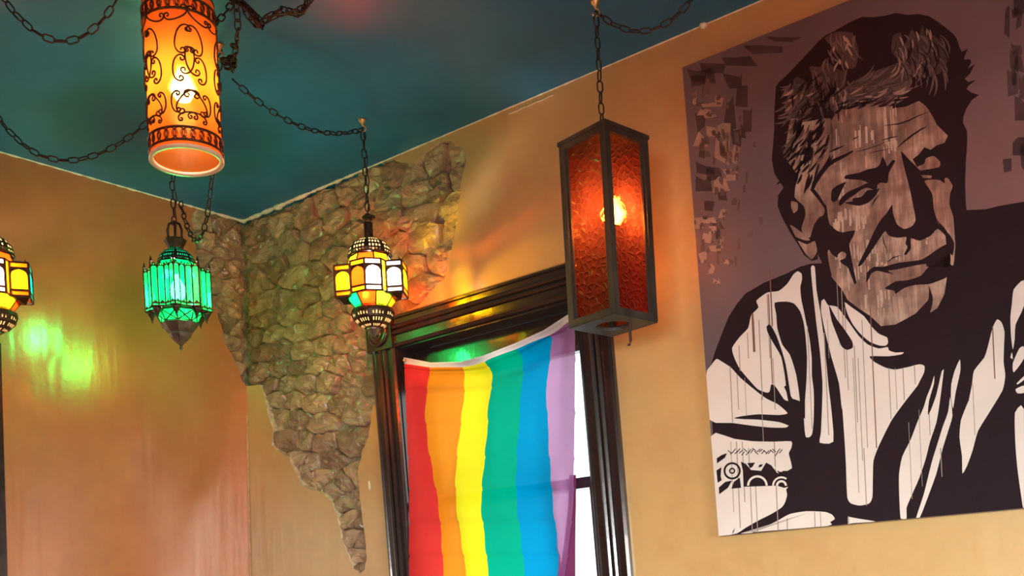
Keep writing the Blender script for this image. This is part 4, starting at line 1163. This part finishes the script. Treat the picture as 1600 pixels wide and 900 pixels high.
    f = MB(); f.lathe([(0.083, zt + 0.034), (0.085, zt + 0.037), (0.080, zt + 0.040), (0.078, zt + 0.036)], 32, caps=False)
    f.lathe([(0.017, zt + 0.100), (0.017, zt + 0.165), (0.012, zt + 0.168), (0.004, zt + 0.170)], 14)
    f.build('neck_tube', M['iron'], root)
    f = MB(); f.tube([(0.013 * math.cos(2 * PI * k / 16), 0.004 * math.sin(4 * PI * k / 16), zt + 0.181 + 0.020 * math.sin(2 * PI * k / 16)) for k in range(16)], 0.0026, 6, True)
    f.lathe([(0.004, 0.0), (0.026, 0.002), (0.026, 0.006), (0.004, 0.008)], 14, (0.004, 0, zt + 0.182))
    f.build('hanging_ring', M['iron'], root, True)
    zl = zb_ - 0.040
    pierced_dome('lower_bowl', M['lantern_metal'], root, [(0.070, zl), (0.080, zl - 0.010), (0.082, zl - 0.022), (0.074, zl - 0.045), (0.054, zl - 0.066), (0.030, zl - 0.078)], 40, 0.46)
    f = MB(); f.lathe([(0.032, zl - 0.076), (0.022, zl - 0.085), (0.014, zl - 0.098), (0.008, zl - 0.104), (0.003, zl - 0.108), (0.001, zl - 0.110)], 16)
    f.build('bottom_finial', M['silver_metal'], root, True)
    bulb(root, (0, 0, 0.012), 0.024, power, (1.0, 0.88, 0.70), M['bulb_w'], 0.012)
    return root
# face order: front-right V, right connector, right box front, right end, right box back, connector, back-right V, back-left V, connector, left box back, left end, left box front, connector, front-left V
cols1 = ['g_clear', 'g_yellow', 'g_clear', 'g_yellow', 'g_yellow', 'g_orange', 'g_red', 'g_red', 'g_red', 'g_green', 'g_green', 'g_yellow', 'g_clear', 'g_red']
Ym = H_MOS.y
mosaic_lantern(Vector((H_MOS.x, Ym, z_at(580, 441, Ym))), 0.0 - 0.10, 'multicoloured mosaic glass lantern hanging before the exposed stone', cols1, 17.0,
    ['g_yellow', 'g_red', 'g_red', 'g_green', 'g_yellow', 'g_red', 'g_orange', 'g_clear'], ['g_yellow', 'g_orange', 'g_green', 'g_green', 'g_green', 'g_red', 'g_lime', 'g_orange'])
cols2 = ['g_clear', 'g_orange', 'g_yellow', 'g_teal', 'g_yellow', 'g_orange', 'g_orange', 'g_green', 'g_green', 'g_green', 'g_green', 'g_clear', 'g_clear', 'g_clear']
Yl = 3.6
pl = at(-15, 441, Yl)
mosaic_lantern(pl, 0.32, 'multicoloured mosaic glass lantern cut off by the left edge of the photo', cols2, 12.0,
    ['g_green', 'g_clear', 'g_green', 'g_green', 'g_yellow', 'g_red', 'g_red', 'g_clear'], ['g_red', 'g_green', 'g_green', 'g_yellow', 'g_yellow', 'g_yellow', 'g_yellow', 'g_red'])
chain('hanging_chain', [Vector((pl.x, pl.y, CEIL)) + dn, pl + Vector((0, 0, 0.265))], 'straight dark chain holding the mosaic lantern at the left edge', g)
hook(Vector((pl.x, pl.y, CEIL)), 'ceiling hook above the mosaic lantern at the left edge')

# ------------------------------------------------------------------ green lantern
def green_lantern(loc, rz):
    root = empty('green_lantern', loc, 'green glass star lantern with dark metal crown and pointed drops', 'lantern', None, rz)
    root.scale = (1.08, 1.08, 1.08)
    met = M['lantern_metal']; n = 8; R, r = 0.1125, 0.088; zt, zb_ = 0.072, -0.072
    plan = []
    for k in range(n):
        a = 2 * PI * k / n; plan.append((R * math.cos(a), R * math.sin(a)))
        a += PI / n; plan.append((r * math.cos(a), r * math.sin(a)))
    fr = MB()
    for i in range(16):
        a, b = Vector((*plan[i], 0)), Vector((*plan[(i + 1) % 16], 0)); d = b - a; ln = d.length; d.normalize(); nr = Vector((d.y, -d.x, 0))
        fr.bar(a + Vector((0, 0, zb_)), a + Vector((0, 0, zt + (0.004 if i % 2 else 0.012))), 0.0052)
        fr.bar((a + b) / 2 + Vector((0, 0, zb_)), (a + b) / 2 + Vector((0, 0, zt)), 0.0042)
        for z in (zb_, zb_ + 0.010, zt - 0.006): fr.bar(a + Vector((0, 0, z)), b + Vector((0, 0, z)), 0.004)
        for h in range(2):
            A = a + d * (ln / 2 * h + 0.002); B = a + d * (ln / 2 * (h + 1) - 0.002); c = (A + B) / 2
            q = [A + Vector((0, 0, zb_ + 0.003)), B + Vector((0, 0, zb_ + 0.003)), B + Vector((0, 0, zt - 0.012)), c + Vector((0, 0, zt + 0.004)), A + Vector((0, 0, zt - 0.012))]
            p = MB(); t = nr * 0.001; p.add([v - t for v in q] + [v + t for v in q], [(4, 3, 2, 1, 0), (5, 6, 7, 8, 9)] + [(k, (k + 1) % 5, 5 + (k + 1) % 5, 5 + k) for k in range(5)])
            p.build('pane', M['g_greenlamp'], root)
            fr.bar(A + Vector((0, 0, zt - 0.012)), c + Vector((0, 0, zt + 0.006)), 0.003); fr.bar(B + Vector((0, 0, zt - 0.012)), c + Vector((0, 0, zt + 0.006)), 0.003)
            # dog-tooth fret at the foot of each pane
            fr.add([A + nr * 0.0015 + Vector((0, 0, zb_ + 0.010)), B + nr * 0.0015 + Vector((0, 0, zb_ + 0.010)), c + nr * 0.0015 + Vector((0, 0, zb_ + 0.020))], [(0, 1, 2)])
        if i % 2 == 0:
            fr.lathe([(0.006, 0.010), (0.004, 0.018), (0.0006, 0.030)], 8, a * 0.97 + Vector((0, 0, zt)))
    fr.build('frame', met, root)
    # underside plate with drops below each point of the star
    m = MB(); m.add([Vector((x, y, zb_)) for x, y in plan] + [Vector((0.074 * math.cos(2 * PI * k / 16), 0.074 * math.sin(2 * PI * k / 16), zb_ - 0.004)) for k in range(16)], [(k, (k + 1) % 16, 16 + (k + 1) % 16, 16 + k) for k in range(16)])
    m.build('underside_plate', met, root)
    for k in range(0, 8):
        a = 2 * PI * k / 8; m = MB(); m.lathe([(0.018, 0.0), (0.014, -0.010), (0.006, -0.022), (0.002, -0.036), (0.0005, -0.040)], 10)
        o = m.build('drop', met, root, True); o.location = (0.092 * math.cos(a), 0.092 * math.sin(a), zb_ - 0.001)
    # sloping green facets below
    f = MB()
    for k in range(8):
        t0, t1 = 2 * PI * k / 8, 2 * PI * (k + 1) / 8
        q = [Vector((rr * math.cos(t), rr * math.sin(t), z)) for rr, t, z in ((0.060, t0, zb_ - 0.040), (0.060, t1, zb_ - 0.040), (0.078, t1, zb_ - 0.004), (0.078, t0, zb_ - 0.004))]
        for u_, v_ in ((0, 1), (1, 2), (2, 3), (3, 0), (0, 2), (1, 3)): f.bar(q[u_], q[v_], 0.0035)
        c = sum(q, Vector()) / 4; nn = (q[1] - q[0]).cross(q[3] - q[0]).normalized() * 0.001
        p = MB(); q = [c + (v - c) * 0.95 for v in q]; p.hexa([v - nn for v in q] + [v + nn for v in q]); p.build('pane', M['g_greenlamp'], root)
    f.build('facet_frame', met, root)
    m = MB(); m.lathe([(0.062, zb_ - 0.040), (0.066, zb_ - 0.044), (0.060, zb_ - 0.052), (0.050, zb_ - 0.066), (0.040, zb_ - 0.076), (0.040, zb_ - 0.080), (0.034, zb_ - 0.090), (0.020, zb_ - 0.104), (0.008, zb_ - 0.114), (0.004, zb_ - 0.120), (0.007, zb_ - 0.126), (0.003, zb_ - 0.132), (0.0008, zb_ - 0.142)], 8)
    m.build('bottom_cone', M['silver_metal'], root)
    # shoulder, pierced dome and crown
    f = MB()
    for k in range(8):
        t0, t1 = 2 * PI * k / 8, 2 * PI * (k + 1) / 8
        q = [Vector((rr * math.cos(t), rr * math.sin(t), z)) for rr, t, z in ((0.086, t0, zt - 0.002), (0.086, t1, zt - 0.002), (0.064, t1, zt + 0.024), (0.064, t0, zt + 0.024))]
        for u_, v_ in ((1, 2), (2, 3), (3, 0)): f.bar(q[u_], q[v_], 0.004)
        c = sum(q, Vector()) / 4; p = MB(); nn = (q[1] - q[0]).cross(q[3] - q[0]).normalized() * 0.001
        q = [c + (v - c) * 0.95 for v in q]; p.hexa([v - nn for v in q] + [v + nn for v in q]); p.build('pane', M['g_greenlamp'], root)
    f.build('shoulder_frame', met, root)
    pierced_dome('upper_dome', met, root, [(0.066, zt + 0.024), (0.065, zt + 0.034), (0.058, zt + 0.050), (0.046, zt + 0.064), (0.030, zt + 0.074), (0.022, zt + 0.080)], 48, 0.38, 8, 'added_liner_green')
    m = MB(); m.lathe([(0.024, zt + 0.076), (0.026, zt + 0.082), (0.040, zt + 0.108), (0.036, zt + 0.112), (0.026, zt + 0.114), (0.006, zt + 0.116)], 8)
    m.build('crown', M['lantern_metal'], root)
    m = MB(); m.tube([(-0.022, 0, zt + 0.108), (-0.024, 0, zt + 0.145), (-0.018, 0, zt + 0.166), (0, 0, zt + 0.176), (0.018, 0, zt + 0.166), (0.024, 0, zt + 0.145), (0.022, 0, zt + 0.108)], 0.0045, 8)
    m.tube([(0, 0, zt + 0.11), (0, 0, zt + 0.176)], 0.003, 6)
    m.build('bail', M['iron'], root, True)
    bulb(root, (0, 0, 0.0), 0.030, 22.0, (1.0, 0.95, 0.85), M['bulb_hot'], 0.04)
    return root
Yg = H_GRN.y
green_lantern(Vector((H_GRN.x, Yg, z_at(278, 456, Yg))), 0.2)

# ------------------------------------------------------------------ amber cylinder lamp with scrollwork
def cylinder_lamp(pb, label, chain_label, power, tint=(1.0, 0.72, 0.38)):
    lamp = empty('cylinder_lamp', pb, label, 'lamp', 'amber cylinder lamps')
    RA, HA = 0.098, 0.44
    m = MB(); n = 48
    m.lathe([(RA, 0.0), (RA, HA)], n, caps=False); m.build('glass_shade', M['g_amber'], lamp, True)
    m = MB(); m.lathe([(RA + 0.005, 0.004), (RA + 0.005, -0.004), (RA - 0.006, -0.005), (RA - 0.008, 0.004), (RA + 0.005, 0.004)], n, caps=False); m.build('lower_rim', M['cream_rim'], lamp, True)
    m = MB(); m.lathe([(RA + 0.002, HA), (RA + 0.002, HA + 0.006), (0.03, HA + 0.02), (0.012, HA + 0.03), (0.010, HA + 0.05)], n); m.build('top_cap', M['scroll'], lamp, True)
    RS = RA + 0.0035
    def wrap(x, z): return Vector((RS * math.cos(x / RS), RS * math.sin(x / RS), z))
    def band(name, z0, z1):
        m = MB()
        for z in (z0, z1): m.tube([wrap(2 * PI * RS * k / 64, z) for k in range(64)], 0.0034, 6, True)
        c, k = (z0 + z1) / 2, 26; r = (z1 - z0) / 2 - 0.002
        for i in range(k):
            x0 = 2 * PI * RS * i / k
            m.tube([wrap(x0 + r * math.cos(2 * PI * q / 12), c + r * math.sin(2 * PI * q / 12)) for q in range(12)], 0.0018, 5, True)
            m.tube([wrap(x0 + 2 * PI * RS / k / 2 + 0.5 * r * math.cos(2 * PI * q / 8), c + 0.75 * r * math.sin(2 * PI * q / 8)) for q in range(8)], 0.0014, 5, True)
        return m.build(name, M['scroll'], lamp, True)
    band('lower_band', 0.016, 0.052); band('upper_band', HA - 0.062, HA - 0.026)
    def c_scroll(x0, z0, size, ang, mirror, turns=1.25, kind='C'):
        """scroll with curled ends, as a curve on the unrolled shade"""
        nn = 64; pts = []; x = y = 0.0; th = 0.0; raw = []
        ds = 1.0 / nn
        for i in range(nn + 1):
            s = -1 + 2 * i / nn
            kap = (abs(s) ** 2.2 * 9.5 * turns + 0.9) if kind == 'C' else (math.copysign(abs(s) ** 2.0, s) * 9.5 * turns)
            raw.append((x, y)); th += kap * 2 * ds; x += math.cos(th) * 2 * ds; y += math.sin(th) * 2 * ds
        cx, cy = raw[nn // 2]
        t = math.atan2(raw[nn // 2 + 1][1] - raw[nn // 2 - 1][1], raw[nn // 2 + 1][0] - raw[nn // 2 - 1][0])
        ca, sa = math.cos(ang - t), math.sin(ang - t)
        out = []
        for px, py in raw:
            a, b = (px - cx) * size, (py - cy) * size
            a, b = a * ca - b * sa, a * sa + b * ca
            if mirror: a = -a
            out.append(wrap(x0 + a, z0 + b))
        return out
    WQ = 2 * PI * RS / 5
    for qd in range(5):
        xc = WQ * qd + 0.02
        for mir in (False, True):
            sg = -1 if mir else 1
            for (dx, z, size, ang, kind) in ((0.026, 0.352, 0.070, -0.5, 'C'), (0.040, 0.300, 0.085, PI / 2 + 0.25, 'C'), (0.012, 0.232, 0.080, PI / 2 - 0.2, 'C'), (0.052, 0.215, 0.075, PI / 2 + 0.1, 'C'), (0.030, 0.135, 0.085, 2.3, 'C'), (0.018, 0.092, 0.055, PI - 0.2, 'C'), (0.062, 0.120, 0.060, PI / 2, 'C')):
                m = MB(); m.tube(c_scroll(xc + sg * dx * 0.9, z, size * 1.05, ang, mir, 2.1, kind), 0.0025, 5); m.build('scroll', M['scroll'], lamp, True)
    bulb(lamp, (0, 0, 0.20), 0.034, power, tint, M['bulb'], 0.03)
    m = MB(); m.lathe([(0.018, 0.26), (0.018, 0.34), (0.006, 0.35), (0.004, HA + 0.02)], 12); m.build('lamp_socket', M['iron'], lamp, True)
    chain('hanging_chain', [Vector((pb.x, pb.y, CEIL - 0.012)), pb + Vector((0, 0, HA + 0.022))], chain_label, g, pitch=0.03)
    return lamp
cylinder_lamp(at(292, 251, 2.95), 'glowing amber glass cylinder lamp wrapped in dark iron scrollwork', 'short chain holding the amber cylinder lamp to the ceiling', 0.15)
# two more, added out of view to warm the upper walls with amber light
for i, (u_, w_) in enumerate(((3.0, 1.45), (1.5, 2.6))):
    cylinder_lamp(W(u_, 2.78, w_), ('added amber cylinder lamp above the view, warming the upper wall by the painting', 'added amber cylinder lamp above the view in the middle of the room, warming the upper walls')[i],
                  ('short chain holding the added amber lamp before the painting', 'short chain holding the added amber lamp in the middle of the room')[i], (36.0, 30.0)[i], (1.0, 0.50, 0.24))

# ------------------------------------------------------------------ amber box lantern
Yb = H_BOX.y
bb = Vector((H_BOX.x, Yb, z_at(966, 507, Yb)))
box = empty('box_lantern', bb, 'tall dark framed box lantern with hammered amber glass before the window', 'lantern', None, -0.06)
SB, HB = 0.196, z_at(948, 222, Yb) - bb.z
hc = SB / 2
cor = [Vector((0, -hc * math.sqrt(2), 0)), Vector((hc * math.sqrt(2), 0, 0)), Vector((0, hc * math.sqrt(2), 0)), Vector((-hc * math.sqrt(2), 0, 0))]
Rz45 = Matrix.Rotation(PI / 4, 3, 'Z')
for c in cor:
    m = MB(); i = c * (1 - 0.016 / c.length)
    m.box(i + Vector((0, 0, HB / 2)), (0.022, 0.022, HB), Rz45); m.build('corner_post', M['box_frame'], box)
for k in range(4):
    a, b = cor[k], cor[(k + 1) % 4]; ins = -((a + b) / 2).normalized() * 0.009
    t = (b - a).normalized()
    for z, h in ((0.010, 0.020), (HB - 0.010, 0.020)):
        m = MB(); m.bar(a + ins + t * 0.014 + Vector((0, 0, z)), b + ins - t * 0.014 + Vector((0, 0, z)), 0.018, h); m.build('rail', M['box_frame'], box)
    for q in (a + t * 0.026, b - t * 0.026):
        m = MB(); m.bar(q + ins * 1.3 + Vector((0, 0, 0.018)), q + ins * 1.3 + Vector((0, 0, HB - 0.018)), 0.008, 0.006, up=t); m.build('glazing_bead', M['box_frame'], box)
    p = MB(); A, B = a + ins * 1.5 + t * 0.018, b + ins * 1.5 - t * 0.018; tt = ins.normalized() * 0.0015
    q = [A + Vector((0, 0, 0.018)), B + Vector((0, 0, 0.018)), B + Vector((0, 0, HB - 0.018)), A + Vector((0, 0, HB - 0.018))]
    p.add(q, [(0, 1, 2, 3)]); p.build('pane', M['g_box'], box)
def ring_plate(name, z0, z1, r_in, mat):
    m = MB(); n = 40; vs = []
    def sq(a):
        d = Vector((math.cos(a), math.sin(a))); l = hc * math.sqrt(2) * 0.985
        return l / (abs(d.x) + abs(d.y))
    for z in (z0, z1):
        for k in range(n): a = 2 * PI * k / n; vs.append((r_in * math.cos(a), r_in * math.sin(a), z))
        for k in range(n): a = 2 * PI * k / n; s = sq(a); vs.append((s * math.cos(a), s * math.sin(a), z))
    fs = []
    for k in range(n):
        j = (k + 1) % n
        fs += [(k, j, n + j, n + k), (2 * n + k, 3 * n + k, 3 * n + j, 2 * n + j), (k, 2 * n + k, 2 * n + j, j), (n + k, n + j, 3 * n + j, 3 * n + k)]
    m.add(vs, fs); return m.build(name, mat, box)
ring_plate('bottom_plate', -0.004, 0.006, 0.055, M['box_frame'])
m = MB(); m.box((0, 0, HB + 0.003), (SB + 0.006, SB + 0.006, 0.012), Rz45); m.lathe([(0.02, HB + 0.009), (0.018, HB + 0.016), (0.006, HB + 0.020), (0.005, HB + 0.03)], 14); m.build('top_plate', M['box_frame'], box)
bulb(box, (0.022, -0.012, HB * 0.585), 0.026, 2.0, (1.0, 0.62, 0.30), M['bulb'], 0.025)
m = MB(); m.lathe([(0.016, HB * 0.67), (0.016, HB * 0.80), (0.005, HB * 0.82), (0.004, HB)], 12); m.build('lamp_socket', M['iron'], box, True)
m = MB(); m.tube([(0.055, 0.02, 0.03), (0.052, 0.0, 0.0), (0.050, -0.005, -0.03), (0.050, -0.008, -0.055), (0.046, -0.008, -0.068), (0.040, -0.008, -0.066)], 0.0045, 8); m.build('pull_cord', M['cord'], box, True)
